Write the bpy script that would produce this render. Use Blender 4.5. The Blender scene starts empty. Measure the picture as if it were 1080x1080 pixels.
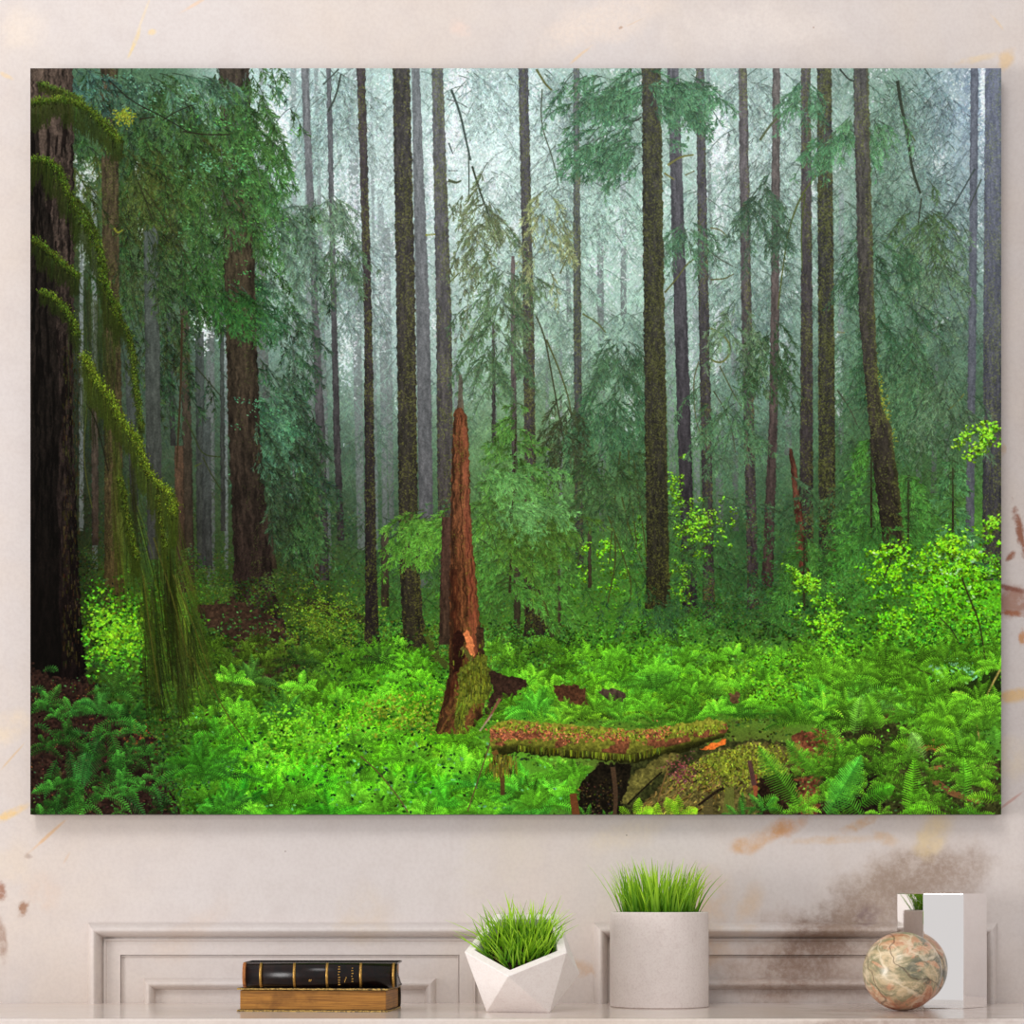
import bpy, bmesh, math, random
from mathutils import Vector, Matrix
import numpy as np, math

def paint_forest(S=3):
    """Draws the printed forest picture stroke by stroke; returns an sRGB array (rows top to bottom)."""
    X0, Y0, PW, PH = 32.0, 72.0, 1024, 787
    w, h = PW * S, PH * S
    R = np.random.default_rng(11)
    img = np.zeros((h, w, 3), np.float32)
    flat = img.reshape(-1, 3)
    U = R.uniform
    A = np.array

    # ---------- helpers
    tabs = [np.random.default_rng(100 + k).random((256, 256)).astype(np.float32) for k in range(6)]

    def nz(x, y, k=0):
        t = tabs[k]
        xf, yf = np.floor(x), np.floor(y)
        fx, fy = x - xf, y - yf
        fx = fx * fx * (3 - 2 * fx); fy = fy * fy * (3 - 2 * fy)
        xi, yi = xf.astype(np.int64) & 255, yf.astype(np.int64) & 255
        xj, yj = (xi + 1) & 255, (yi + 1) & 255
        return (t[yi, xi] * (1 - fx) + t[yi, xj] * fx) * (1 - fy) + (t[yj, xi] * (1 - fx) + t[yj, xj] * fx) * fy

    def fbm(x, y, k=0):
        return .55 * nz(x, y, k) + .28 * nz(x * 2.1, y * 2.1, (k + 1) % 6) + .17 * nz(x * 4.3, y * 4.3, (k + 2) % 6)

    gx = A([32, 160, 288, 416, 544, 672, 800, 928, 1056.])
    gy = A([72, 170, 270, 370, 470, 560, 640, 720, 790, 859.])
    G = A([
        [(62,98,72),(70,110,80),(160,200,202),(150,186,182),(164,200,200),(116,158,138),(154,190,186),(112,152,134),(136,162,200)],
        [(45,65,32),(65,100,56),(144,184,178),(176,206,206),(184,216,214),(140,180,168),(164,198,192),(112,150,132),(134,160,182)],
        [(38,48,26),(66,98,58),(138,176,164),(154,184,182),(164,202,190),(150,194,178),(136,174,162),(98,138,116),(114,146,142)],
        [(28,32,18),(66,90,74),(98,134,118),(132,164,158),(126,164,142),(120,160,140),(114,152,138),(82,124,92),(84,116,96)],
        [(22,25,16),(54,74,54),(58,84,62),(84,116,96),(86,130,76),(78,122,78),(78,114,88),(58,98,54),(66,100,66)],
        [(20,20,13),(46,66,32),(42,58,32),(56,86,54),(70,116,50),(62,104,48),(54,92,50),(52,100,40),(74,142,38)],
        [(22,24,14),(58,92,24),(48,66,24),(56,96,36),(62,104,38),(62,112,34),(48,82,40),(60,112,34),(96,190,28)],
        [(25,30,15),(52,86,24),(58,88,30),(72,148,30),(74,136,36),(80,158,30),(86,152,36),(84,166,30),(78,146,36)],
        [(25,40,20),(38,66,20),(70,152,28),(84,178,26),(90,150,36),(92,112,38),(88,102,38),(78,136,38),(76,132,38)],
        [(24,42,20),(38,70,24),(62,152,28),(74,170,30),(74,150,36),(66,80,33),(66,80,38),(64,94,34),(58,104,34)]], np.float32)

    def base(x, y):
        i = np.clip(np.searchsorted(gx, x) - 1, 0, 7); j = np.clip(np.searchsorted(gy, y) - 1, 0, 8)
        fx = np.clip((x - gx[i]) / (gx[i + 1] - gx[i]), 0, 1)[..., None]
        fy = np.clip((y - gy[j]) / (gy[j + 1] - gy[j]), 0, 1)[..., None]
        fx = fx * fx * (3 - 2 * fx)
        return (G[j, i] * (1 - fx) + G[j, i + 1] * fx) * (1 - fy) + (G[j + 1, i] * (1 - fx) + G[j + 1, i + 1] * fx) * fy

    def put(x, y, c, a=None):
        ix = np.floor((x - X0) * S).astype(np.int64); iy = np.floor((y - Y0) * S).astype(np.int64)
        m = (ix >= 0) & (iy >= 0) & (ix < w) & (iy < h)
        idx = iy[m] * w + ix[m]
        cm = np.broadcast_to(c, x.shape + (3,))[m]
        if a is None:
            flat[idx] = cm
        else:
            am = np.broadcast_to(np.asarray(a)[..., None] if np.ndim(a) else a, x.shape + (1,))[m]
            flat[idx] = flat[idx] * (1 - am) + cm * am

    def strokes(x0, y0, x1, y1, w0, w1, c0, c1=None, bx=0., by=0., a=None, chunk=6000):
        """tapered quadratic strokes; (bx,by) push the middle control point"""
        n = len(x0)
        if n == 0: return
        f = lambda v: np.broadcast_to(np.asarray(v, np.float32), (n,))
        x0, y0, x1, y1, w0, w1, bx, by = map(f, (x0, y0, x1, y1, w0, w1, bx, by))
        c0 = np.broadcast_to(np.asarray(c0, np.float32), (n, 3))
        c1 = c0 if c1 is None else np.broadcast_to(np.asarray(c1, np.float32), (n, 3))
        for s in range(0, n, chunk):
            q = slice(s, min(n, s + chunk))
            ax, ay, ex, ey = x0[q], y0[q], x1[q], y1[q]
            cx, cy = (ax + ex) / 2 + bx[q], (ay + ey) / 2 + by[q]
            L = float(np.max(np.hypot(cx - ax, cy - ay) + np.hypot(ex - cx, ey - cy)))
            K = max(2, int(L * S * 1.15) + 1)
            M = max(1, int(math.ceil(float(max(w0[q].max(), w1[q].max())) * S * 1.1)))
            t = np.linspace(0, 1, K, dtype=np.float32)[None, :]
            X = (1 - t) ** 2 * ax[:, None] + 2 * t * (1 - t) * cx[:, None] + t * t * ex[:, None]
            Y = (1 - t) ** 2 * ay[:, None] + 2 * t * (1 - t) * cy[:, None] + t * t * ey[:, None]
            dx = 2 * (1 - t) * (cx - ax)[:, None] + 2 * t * (ex - cx)[:, None]
            dy = 2 * (1 - t) * (cy - ay)[:, None] + 2 * t * (ey - cy)[:, None]
            l = np.hypot(dx, dy) + 1e-6
            wd = w0[q][:, None] * (1 - t) + w1[q][:, None] * t
            C = c0[q][:, None, :] * (1 - t[..., None]) + c1[q][:, None, :] * t[..., None]
            if M == 1:
                put(X, Y, C, a if a is None or np.ndim(a) == 0 else a[q][:, None]); continue
            o = np.linspace(-.5, .5, M, dtype=np.float32)
            XX = X[..., None] - (dy / l * wd)[..., None] * o
            YY = Y[..., None] + (dx / l * wd)[..., None] * o
            put(XX, YY, C[:, :, None, :], a if a is None or np.ndim(a) == 0 else a[q][:, None, None])

    def grid(xa, ya, xb, yb):
        xs = np.arange(max(xa, X0), min(xb, X0 + PW), 1 / S, dtype=np.float32)
        ys = np.arange(max(ya, Y0), min(yb, Y0 + PH), 1 / S, dtype=np.float32)
        return np.meshgrid(xs, ys)

    def jit(c, n, v=.14, hue=6):
        c = np.asarray(c, np.float32)
        return c * (1 + R.normal(0, v, (n, 1))) + R.normal(0, hue, (n, 3))

    def poly_mask(P, X, Y):
        m = np.zeros(X.shape, bool)
        for (xa, ya), (xb, yb) in zip(P, P[1:] + P[:1]):
            if ya == yb: continue
            m ^= ((ya > Y) != (yb > Y)) & (X < (xb - xa) * (Y - ya) / (yb - ya) + xa)
        return m

    def area(P, colf, rough=3., a=None):
        """fills a polygon with a wobbly outline; colf(X, Y) -> colour"""
        xs, ys = [p[0] for p in P], [p[1] for p in P]
        X, Y = grid(min(xs) - rough, min(ys) - rough, max(xs) + rough, max(ys) + rough)
        if X.size == 0: return
        m = poly_mask(P, X + (nz(X / 3, Y / 3, 2) - .5) * 2 * rough, Y + (nz(X / 3, Y / 3, 4) - .5) * 2 * rough)
        X, Y = X[m], Y[m]
        put(X, Y, colf(X, Y), a)

    def trunk(pts, ct, cb, hz=(150, 180, 185), ht=0., hb=0., streak=.3, moss=0., mossc=(98, 108, 32), a=None, k=0, edge=.6, rim=0., y_from=0):
        P = A(pts, float)
        X, Y = grid(P[:, 1].min() - 2, P[0, 0], P[:, 2].max() + 2, P[-1, 0])
        if X.size == 0: return
        yr = Y[:, 0]
        xl = np.interp(yr, P[:, 0], P[:, 1]) + (nz(yr / 3, yr * 0 + k * 7, 1) - .5) * 2 * edge
        xr = np.interp(yr, P[:, 0], P[:, 2]) + (nz(yr / 3, yr * 0 + k * 7 + 3, 2) - .5) * 2 * edge
        u = (X - xl[:, None]) / (xr - xl)[:, None]
        v = (Y - P[0, 0]) / (P[-1, 0] - P[0, 0])
        m = (u >= 0) & (u <= 1) & (Y >= y_from + 6 * (nz(X / 2, Y * 0, 3) - .5))
        u, v, x, y = u[m], v[m], X[m], Y[m]
        c = A(ct, np.float32) * (1 - v[:, None]) + A(cb, np.float32) * v[:, None]
        wd = (xr - xl).mean()
        s = nz(u * max(2.5, wd / 2.2) + k * 9, y / 13 + k, k % 6) * .6 + nz(u * max(5, wd / 1.1), y / 5, (k + 3) % 6) * .4
        f = nz(x / 1.1, y / 1.3, (k + 1) % 6)
        c = c * ((1 - streak) + 2 * streak * s + .5 * streak * (f - .5) - .22 * (np.abs(u - .5) * 2) ** 3)[:, None]
        if moss:
            mm = (.75 * nz(x / .95, y / 1.05, (k + 2) % 6) + .25 * nz(x / 2, y / 3, k % 6) + .2 * (fbm(x / 9, y / 26, k % 6) - .5) * 3 + .1 * (u - .5)) > (1.03 - moss)
            c[mm] = c[mm] * .5 + A(mossc, np.float32) * .5 * (.5 + .9 * f[mm])[:, None]
        if rim:
            e = np.clip((u - .78) / .22, 0, 1)[:, None] * rim
            c = c * (1 - e) + A(mossc, np.float32) * e
        hh = (ht * (1 - v) + hb * v)[:, None]
        c = c * (1 - hh) + A(hz, np.float32) * hh
        put(x, y, c, a)

    def branches(B, twig=12., need=3.2, col=None, dens=1., dark=.55, lite=1.25, stem=(45, 45, 35), cj=.12, grav=.5, stem_w=.7, a=None, width=.58, hue=5):
        """conifer boughs: rows of x, y, angle, length, droop. Twigs on both sides with needles; col None = local picture tone"""
        B = A(B, np.float32)
        bx, by, an, ln, dr = B.T
        ex, ey = bx + np.cos(an) * ln, by + np.sin(an) * ln + dr * ln
        cx, cy = bx + np.cos(an) * ln * .55, by + np.sin(an) * ln * .55 - .02 * ln
        kx, ky = cx - (bx + ex) / 2, cy - (by + ey) / 2
        if stem is not None:
            sc = base(bx, by) * .42 + A(stem, np.float32) * .38
            strokes(bx, by, ex, ey, stem_w, .35, sc, None, kx, ky, a)
        nt = np.maximum(4, (ln / 2.0 * dens).astype(int))
        ib = np.repeat(np.arange(len(B)), nt)
        t = R.random(len(ib)).astype(np.float32) ** .85
        t = np.sort(t + ib) - ib                       # keep bough order, root to tip
        X = (1 - t) ** 2 * bx[ib] + 2 * t * (1 - t) * cx[ib] + t * t * ex[ib]
        Y = (1 - t) ** 2 * by[ib] + 2 * t * (1 - t) * cy[ib] + t * t * ey[ib]
        dx = 2 * (1 - t) * (cx - bx)[ib] + 2 * t * (ex - cx)[ib]
        dy = 2 * (1 - t) * (cy - by)[ib] + 2 * t * (ey - cy)[ib]
        d = np.arctan2(dy, dx)
        side = R.choice([-1, 1], len(ib))
        ta = d + side * U(.35, 1.0, len(ib))
        tl = twig * U(.5, 1.15, len(ib)) * (1.05 - .65 * t)
        tx, ty = X + np.cos(ta) * tl, Y + np.sin(ta) * tl * .8 + grav * tl
        br = U(0, 1, len(ib)) * .6 + .4 * nz(X / 14, Y / 14, 3)
        nn = np.maximum(4, (tl / .95).astype(int))
        it = np.repeat(np.arange(len(ib)), nn)
        s = U(0, 1, len(it)).astype(np.float32)
        s = np.sort(s + it) - it
        px, py = X[it] * (1 - s) + tx[it] * s, Y[it] * (1 - s) + ty[it] * s
        na = np.arctan2(ty - Y, tx - X)[it] + R.choice([-1, 1], len(it)) * U(.12, .62, len(it))
        nl = need * U(.6, 1.5, len(it))
        qx, qy = px + np.cos(na) * nl, py + np.sin(na) * nl
        c = base(px, py) if col is None else np.broadcast_to(A(col, np.float32), (len(it), 3))
        k = (dark * .92 + (lite * 1.04 - dark * .92) * np.clip(br[it] * .75 + .35 * s - .05, 0, 1.15))[:, None]
        c = c * k * (1 + R.normal(0, cj, (len(it), 1))) + R.normal(0, hue, (len(it), 3))
        strokes(px, py, qx, qy, width, width * .5, c, c * 1.06, a=a)

    def leaves(x, y, n, rx, ry, size, col, v=.16, hue=8, ang=None, a=None, asp=.55):
        """clusters of small broad leaves round the centres x, y"""
        m = len(x) * n
        X = np.repeat(x, n) + R.normal(0, 1, m) * np.repeat(np.broadcast_to(rx, (len(x),)), n)
        Y = np.repeat(y, n) + R.normal(0, 1, m) * np.repeat(np.broadcast_to(ry, (len(x),)), n)
        g = U(0, 6.28, m) if ang is None else R.normal(ang, .5, m)
        sz = np.repeat(np.broadcast_to(size, (len(x),)), n) * U(.5, 1.15, m)
        if np.ndim(col) == 2: col = np.repeat(col, n, axis=0)
        c = np.asarray(col, np.float32) * (1 + R.normal(0, v, (m, 1))) + R.normal(0, hue, (m, 3))
        dx, dy = np.cos(g) * sz / 2, np.sin(g) * sz / 2 * .75
        strokes(X - dx, Y - dy, X, Y, sz * .12, sz * asp, c * .92, c, a=a)
        strokes(X, Y, X + dx, Y + dy, sz * asp, sz * .1, c, c * 1.08, a=a)

    def fronds(F, col, pin=.2, step=1.7, wid=1., shade=.5, rib=None):
        pin = pin * .82
        """fern fronds: rows of x, y, angle, length, bend; pinnae on both sides of a curved rib"""
        F = A(F, np.float32); n = len(F)
        x, y, an, ln, bd = F.T
        col = np.broadcast_to(A(col, np.float32), (n, 3))
        ex, ey = x + np.cos(an) * ln, y + np.sin(an) * ln + np.abs(bd) * ln
        kx, ky = np.cos(an) * ln * .1, -np.abs(bd) * ln * .45
        cx, cy = (x + ex) / 2 + kx, (y + ey) / 2 + ky
        for j in range(n):                              # one frond after the other, so near ones cover far ones
            P = max(7, int(ln[j] * 1.1 / (step * 1.12)))
            t = np.repeat(np.linspace(.06, 1, P, dtype=np.float32), 2)
            sd = np.tile([-1., 1.], P)
            X = (1 - t) ** 2 * x[j] + 2 * t * (1 - t) * cx[j] + t * t * ex[j]
            Y = (1 - t) ** 2 * y[j] + 2 * t * (1 - t) * cy[j] + t * t * ey[j]
            d = np.arctan2(2 * (1 - t) * (cy[j] - y[j]) + 2 * t * (ey[j] - cy[j]), 2 * (1 - t) * (cx[j] - x[j]) + 2 * t * (ex[j] - cx[j]))
            pl = ln[j] * pin * np.clip(np.sin(np.pi * (t * .86 + .12)), .08, 1) * U(.85, 1.1, 2 * P)
            g = d + sd * 1.12
            c = col[j] * (1 + R.normal(0, .08, (2 * P, 1))) * np.where(sd * np.cos(an[j]) > 0, shade + .22, 1.12)[:, None]
            c = c * (.72 + .42 * t)[:, None]
            strokes(X, Y, X + np.cos(g) * pl, Y + np.sin(g) * pl + pl * .18, wid * min(1.15, .42 + ln[j] / 110), .25, c * .9, c * 1.1)
            r = col[j] * .75 if rib is None else rib
            strokes(x[j:j + 1], y[j:j + 1], ex[j:j + 1], ey[j:j + 1], .6, .35, r, None, kx[j:j + 1], ky[j:j + 1])

    def fan(cx, cy, n, ln, lo=-2.9, hi=-.25, bend=.35):
        an = np.linspace(lo, hi, n) + R.normal(0, .12, n)
        R.shuffle(an)
        return np.stack([cx + R.normal(0, ln * .04, n), cy + R.normal(0, ln * .03, n), an, ln * U(.7, 1.1, n), bend * U(.5, 1.3, n) * (.35 + np.abs(np.cos(an)))], 1)

    def curve(P, n):
        P = A(P, float); d = np.r_[0, np.cumsum(np.hypot(*np.diff(P, axis=0).T))]
        s = np.linspace(0, d[-1], n)
        x, y = np.interp(s, d, P[:, 0]), np.interp(s, d, P[:, 1])
        k = max(1, n // (2 * len(P)))
        ker = np.ones(2 * k + 1) / (2 * k + 1)
        sm = lambda q: np.convolve(np.r_[np.full(k, q[0]), q, np.full(k, q[-1])], ker, 'valid')
        return sm(x), sm(y)

    def limb(P, w0, w1, c0, c1=None, a=None):
        x, y = curve(P, 24)
        ws = np.linspace(w0, w1, 24)
        c = np.linspace(A(c0, float), A(c0 if c1 is None else c1, float), 24)
        strokes(x[:-1], y[:-1], x[1:], y[1:], ws[:-1], ws[1:], c[:-1], c[1:], a=a)

    def moss_limb(P, thick, hang, n=500, top=(112, 138, 26), low=(44, 56, 14), hx=0., v=.22):
        thick, hang, n = thick * .72, hang * .78, int(n * 1.5)
        """bough wrapped in moss: strands hanging beneath, bright fuzz along the top"""
        x, y = curve(P, 300)
        i = R.integers(0, 300, n)
        hl = hang * U(.15, 1.1, n) * (.45 + .9 * nz(x[i] / 7, y[i] / 7, 1))
        c = jit(A(low) * .6 + A(top) * .4, n, v, 5) * (1 - .35 * U(0, 1, (n, 1)))
        strokes(x[i] + R.normal(0, thick * .3, n), y[i], x[i] + R.normal(hx, 2.2, n), y[i] + hl, 1., .35, c, A(low, np.float32) * .8 + c * .12, R.normal(0, 1, n), 0, a=.8)
        j = R.integers(0, 300, n)
        c = jit(A(top) * .76, n, .3, 6)
        px, py = x[j] + R.normal(0, thick * .42, n), y[j] + R.normal(0, thick * .36, n)
        k = np.clip(.95 - (py - y[j]) / thick * .75, .3, 1.3)[:, None]
        g = U(0, 6.28, n)
        strokes(px, py, px + np.cos(g) * 1., py + np.sin(g) * 1. + .8, .62, .3, c * k)

    # ---------- 1 mist and far foliage
    X, Y = grid(X0, Y0, X0 + PW, Y0 + PH)
    b = base(X.ravel(), Y.ravel()).reshape(X.shape + (3,))
    lum = b.mean(2)
    up = np.clip((560 - Y) / 200, 0, 1)
    n1 = fbm(X / 26, Y / 40, 0)
    img[:] = b * (1 + .30 * (n1 - .5))[..., None]
    img += ((A([190, 214, 214]) - img) * (np.clip((lum - 95) / 110, 0, .5) * up)[..., None])
    del X, Y, n1

    def haze_strokes(n, xa, xb, ya, yb, l0, l1, k0, k1, a, lumpow=True, tint=(0, 0, 0)):
        x, y = U(xa, xb, n), U(ya, yb, n)
        s = R.choice([-1, 1], n)
        g = U(.45, 1.35, n)
        L = U(l0, l1, n)
        cl = fbm(x / 16, y / 24, 2)
        c = base(x, y) * (k0 + (k1 - k0) * np.clip((cl - .25) * 2 + R.normal(0, .18, n), 0, 1))[:, None] + R.normal(0, 5, (n, 3)) + A(tint)
        strokes(x, y, x + s * np.cos(g) * L, y + np.sin(g) * L, .9, .4, c, None, 0, -L * .12, a=a)

    haze_strokes(42000, 60, 1056, 68, 640, 5, 13, .80, 1.20, .55)

    def sky(n, cells, thr, col, xa=230, xb=1056, yb=520, size=1.7, a=.9):
        x, y = U(xa, xb, n), U(72, yb, n)
        L = base(x, y).mean(1)
        v = fbm(x / cells, y / (cells * 1.7), 4) + (L - 140) / 420 - np.clip((y - 300) / 500, 0, 1) * .3
        m = v > thr + R.normal(0, .05, n)
        x, y = x[m], y[m]; k = len(x)
        g = U(0, 3.14, k); L = U(.6, 1.6, k) * size
        c = A(col) + R.normal(0, 7, (k, 3))
        strokes(x, y, x + np.cos(g) * L, y + np.sin(g) * L, size * .7, size * .4, c, a=a)

    sky(26000, 20, .66, (216, 234, 240), size=2.2, a=.75)
    def openings(f):
        for (cx, cy, rx, ry, n, al) in [(480, 130, 13, 40, 500, .8), (487, 92, 9, 16, 220, .9), (757, 140, 9, 32, 380, .85), (760, 230, 6, 40, 200, .6), (290, 135, 12, 26, 300, .8), (303, 150, 14, 40, 160, .6), (370, 235, 9, 45, 300, .7), (366, 360, 9, 44, 130, .6), (352, 250, 6, 60, 200, .7),
                                    (560, 95, 9, 20, 120, .6), (520, 190, 14, 40, 160, .5), (545, 240, 6, 30, 140, .5), (730, 400, 5, 60, 160, .5), (757, 360, 4, 60, 180, .6), (652, 235, 14, 40, 140, .5), (615, 185, 10, 30, 120, .5), (826, 330, 5, 60, 170, .55), (884, 395, 5, 40, 160, .5), (856, 195, 4, 40, 120, .6), (1037, 95, 2, 26, 120, .8), (990, 165, 6, 16, 60, .5),
                                    (402, 320, 8, 60, 120, .4), (455, 180, 4, 50, 140, .6), (605, 400, 7, 50, 140, .45), (665, 420, 8, 40, 130, .5), (112, 300, 4, 14, 30, .5), (150, 245, 4, 10, 40, .6), (147, 180, 4, 8, 40, .7), (85, 185, 7, 20, 90, .5), (213, 345, 8, 22, 140, .8), (172, 245, 8, 18, 70, .7), (205, 330, 4, 10, 40, .8), (222, 230, 5, 14, 50, .5), (98, 178, 6, 10, 60, .5), (88, 250, 4, 30, 60, .3)]:
            n = int(n * f); x, y = R.normal(cx, rx * .55, n), R.normal(cy, ry * .55, n)
            g = U(0, 3.14, n); L = U(1, 3.4, n)
            strokes(x, y, x + np.cos(g) * L, y + np.sin(g) * L, 1.6, .8, A((222, 238, 246)) + R.normal(0, 6, (n, 3)), a=al)
    openings(1.)

    # ---------- 2 misty trunks far back
    far = [(306, 312, 309, 315, 72, 590, .62), (321, 327, 325, 332, 72, 600, .55), (331, 335, 344, 350, 72, 600, .5), (365, 376, 377, 385, 72, 580, .62), (398, 404, 403, 409, 200, 560, .6), (404, 411, 410, 416, 240, 560, .5), (434, 442, 443, 457, 72, 620, .42), (520, 523, 521, 524, 330, 480, .5),
           (700, 708, 706, 713, 300, 500, .8), (730, 736, 732, 739, 280, 530, .85), (756, 763, 755, 763, 300, 560, .5), (771, 777, 773, 779, 330, 560, .35), (629, 635, 632, 640, 150, 560, .42), (595, 600, 598, 603, 190, 340, .7), (654, 660, 655, 661, 160, 340, .7), (273, 278, 272, 279, 72, 330, .5), (268, 280, 272, 284, 240, 420, .3), (217, 226, 218, 227, 180, 620, .3),
           (84, 88, 83, 88, 170, 560, .5), (96, 102, 97, 103, 200, 600, .45), (152, 165, 155, 171, 200, 540, .3), (236, 240, 237, 241, 320, 600, .5), (1024, 1032, 1019, 1028, 72, 520, .45), (985, 990, 982, 988, 300, 520, .4), (996, 1001, 996, 1001, 400, 520, .4), (829, 836, 828, 835, 330, 480, .55), (885, 890, 884, 890, 200, 480, .6), (745, 749, 748, 752, 72, 300, .6), (390, 393, 396, 399, 72, 580, .7), (590, 593, 590, 594, 330, 620, .5), (575, 578, 577, 580, 300, 620, .55), (968, 974, 966, 972, 240, 540, .5), (478, 481, 480, 484, 330, 540, .6)]
    for k, (a0, a1, b0, b1, y0, y1, hz) in enumerate(far):
        trunk([(y0, a0, a1), (y1, b0, b1)], (88, 88, 90), (56, 56, 52), (160, 186, 190), min(.85, hz + .12), hz * .55, .22, a=.85, k=k, edge=.5)
    haze_strokes(20000, 60, 1056, 68, 640, 5, 12, .74, 1.22, .6)
    sky(9000, 13, .74, (214, 233, 238), size=1.7, a=.8)

    # ---------- 3 boughs of the far and middle trees
    def boughs(n, xa, xb, ya, yb, l0, l1, **kw):
        x, y = U(xa, xb, n), U(ya, yb, n)
        s = R.choice([-1, 1], n)
        an = U(.15, .9, n); an = np.where(s > 0, an, np.pi - an)
        o = np.argsort(-y)
        branches(np.stack([x, y, an, U(l0, l1, n), U(.2, .7, n)], 1)[o], **kw)

    boughs(330, 280, 1050, 72, 470, 18, 40, twig=11, need=3, dens=.9, dark=.72, lite=1.2, stem=(90, 105, 95), a=.7, hue=4, grav=.75)
    openings(1.5)
    sky(9000, 9, .80, (212, 232, 236), size=1.3, a=.75)
    for (n, xa, xb, ya, yb, kw) in [
            (36, 330, 380, 72, 150, dict(dark=.5, lite=1.0)), (26, 345, 385, 250, 330, dict(dark=.5, lite=.95)), (40, 560, 660, 72, 160, dict(dark=.5, lite=1.)), (36, 570, 680, 150, 230, dict(dark=.55, lite=1.05)),
            (34, 560, 600, 190, 330, dict(dark=.5, lite=1.)), (30, 600, 680, 330, 420, dict(dark=.55, lite=1.)), (40, 770, 850, 72, 220, dict(dark=.45, lite=1.)), (40, 780, 840, 200, 330, dict(dark=.5, lite=.95)), (60, 915, 1010, 72, 220, dict(dark=.5, lite=1.05)),
            (60, 880, 1010, 200, 380, dict(dark=.5, lite=1.)), (50, 930, 1040, 330, 520, dict(dark=.55, lite=1.05)), (26, 500, 540, 180, 330, dict(dark=.55, lite=1.05)), (24, 700, 780, 200, 300, dict(dark=.6, lite=1.05)), (30, 880, 925, 330, 480, dict(dark=.55, lite=1.05)), (22, 740, 800, 380, 480, dict(dark=.6, lite=1.05)), (20, 480, 545, 72, 130, dict(dark=.6, lite=1.1))]:
        kw['lite'] += .16; kw['dark'] += .06
        boughs(int(n * 1.5), xa, xb, ya, yb, 20, 46, twig=13, need=3.2, stem=(62, 72, 56), a=.88, grav=.8, **kw)

    haze_strokes(12000, 480, 1050, 330, 640, 5, 11, .75, 1.3, .5)
    # ---------- 4 middle trunks
    TR = [
        ([(72, 317, 325), (330, 329, 336), (460, 333, 343), (612, 337, 347)], (96, 96, 102), (48, 44, 44), .32, .0, .0),
        ([(72, 344, 349), (330, 349, 355), (470, 352, 359), (570, 356, 363)], (84, 86, 92), (46, 42, 42), .22, 0, 0),
        ([(72, 376, 385), (330, 384, 392), (590, 385, 397), (660, 385, 399), (694, 383, 403)], (66, 58, 62), (32, 27, 26), .1, 0, .04),
        ([(72, 434, 442), (330, 439, 453), (600, 443, 458)], (92, 92, 98), (66, 62, 64), .38, .18, .0),
        ([(72, 455, 467), (330, 460, 476), (500, 461, 478), (670, 464, 480)], (86, 84, 92), (54, 47, 42), .22, 0, .06),
        ([(72, 547, 557), (330, 552, 563), (590, 554, 567), (635, 556, 572), (672, 553, 584)], (74, 72, 82), (46, 40, 34), .16, 0, .1),
        ([(72, 605, 611), (330, 605, 613), (600, 607, 616)], (80, 84, 88), (50, 50, 48), .3, 0, .12),
        ([(72, 704, 716), (330, 711, 725), (560, 718, 732), (646, 720, 737)], (84, 82, 92), (40, 35, 37), .2, .0, .0),
        ([(72, 734, 743), (330, 737, 748), (590, 742, 753), (655, 741, 755)], (78, 76, 86), (50, 44, 42), .16, 0, .04),
        ([(72, 779, 788), (330, 782, 793), (590, 788, 799), (642, 788, 801)], (92, 84, 88), (54, 46, 46), .22, 0, .03),
        ([(72, 815, 823), (330, 813, 822), (450, 811, 820), (620, 803, 815)], (96, 88, 86), (62, 47, 42), .18, 0, 0),
        ([(72, 845, 855), (330, 845, 857), (620, 843, 858)], (78, 72, 78), (44, 38, 36), .16, 0, .06),
        ([(72, 862, 877), (330, 863, 880), (620, 864, 882)], (66, 66, 70), (40, 38, 30), .1, 0, .22),
        ([(72, 1039, 1057), (330, 1037, 1057), (612, 1036, 1057)], (84, 86, 96), (50, 47, 48), .0, 0, .08),
        ([(72, 1024, 1032), (330, 1022, 1030), (590, 1018, 1027)], (82, 86, 92), (66, 66, 64), .3, .2, .0),
        ([(270, 539, 543), (440, 539, 545), (500, 540, 546)], (96, 78, 76), (58, 48, 46), .2, .1, 0),
        ([(340, 519, 522), (470, 519, 523)], (66, 62, 60), (50, 48, 46), .1, 0, 0),
    ]
    for k, (pts, ct, cb, ht, hb, ms) in enumerate(TR):
        hz = (150, 172, 215) if pts[0][1] > 1020 else (158, 182, 188)
        trunk(pts, ct, cb, hz, ht + (.42 if pts[0][1] > 1030 else 0), hb, .34, moss=.36 + ms if ms else 0, k=k)
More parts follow.
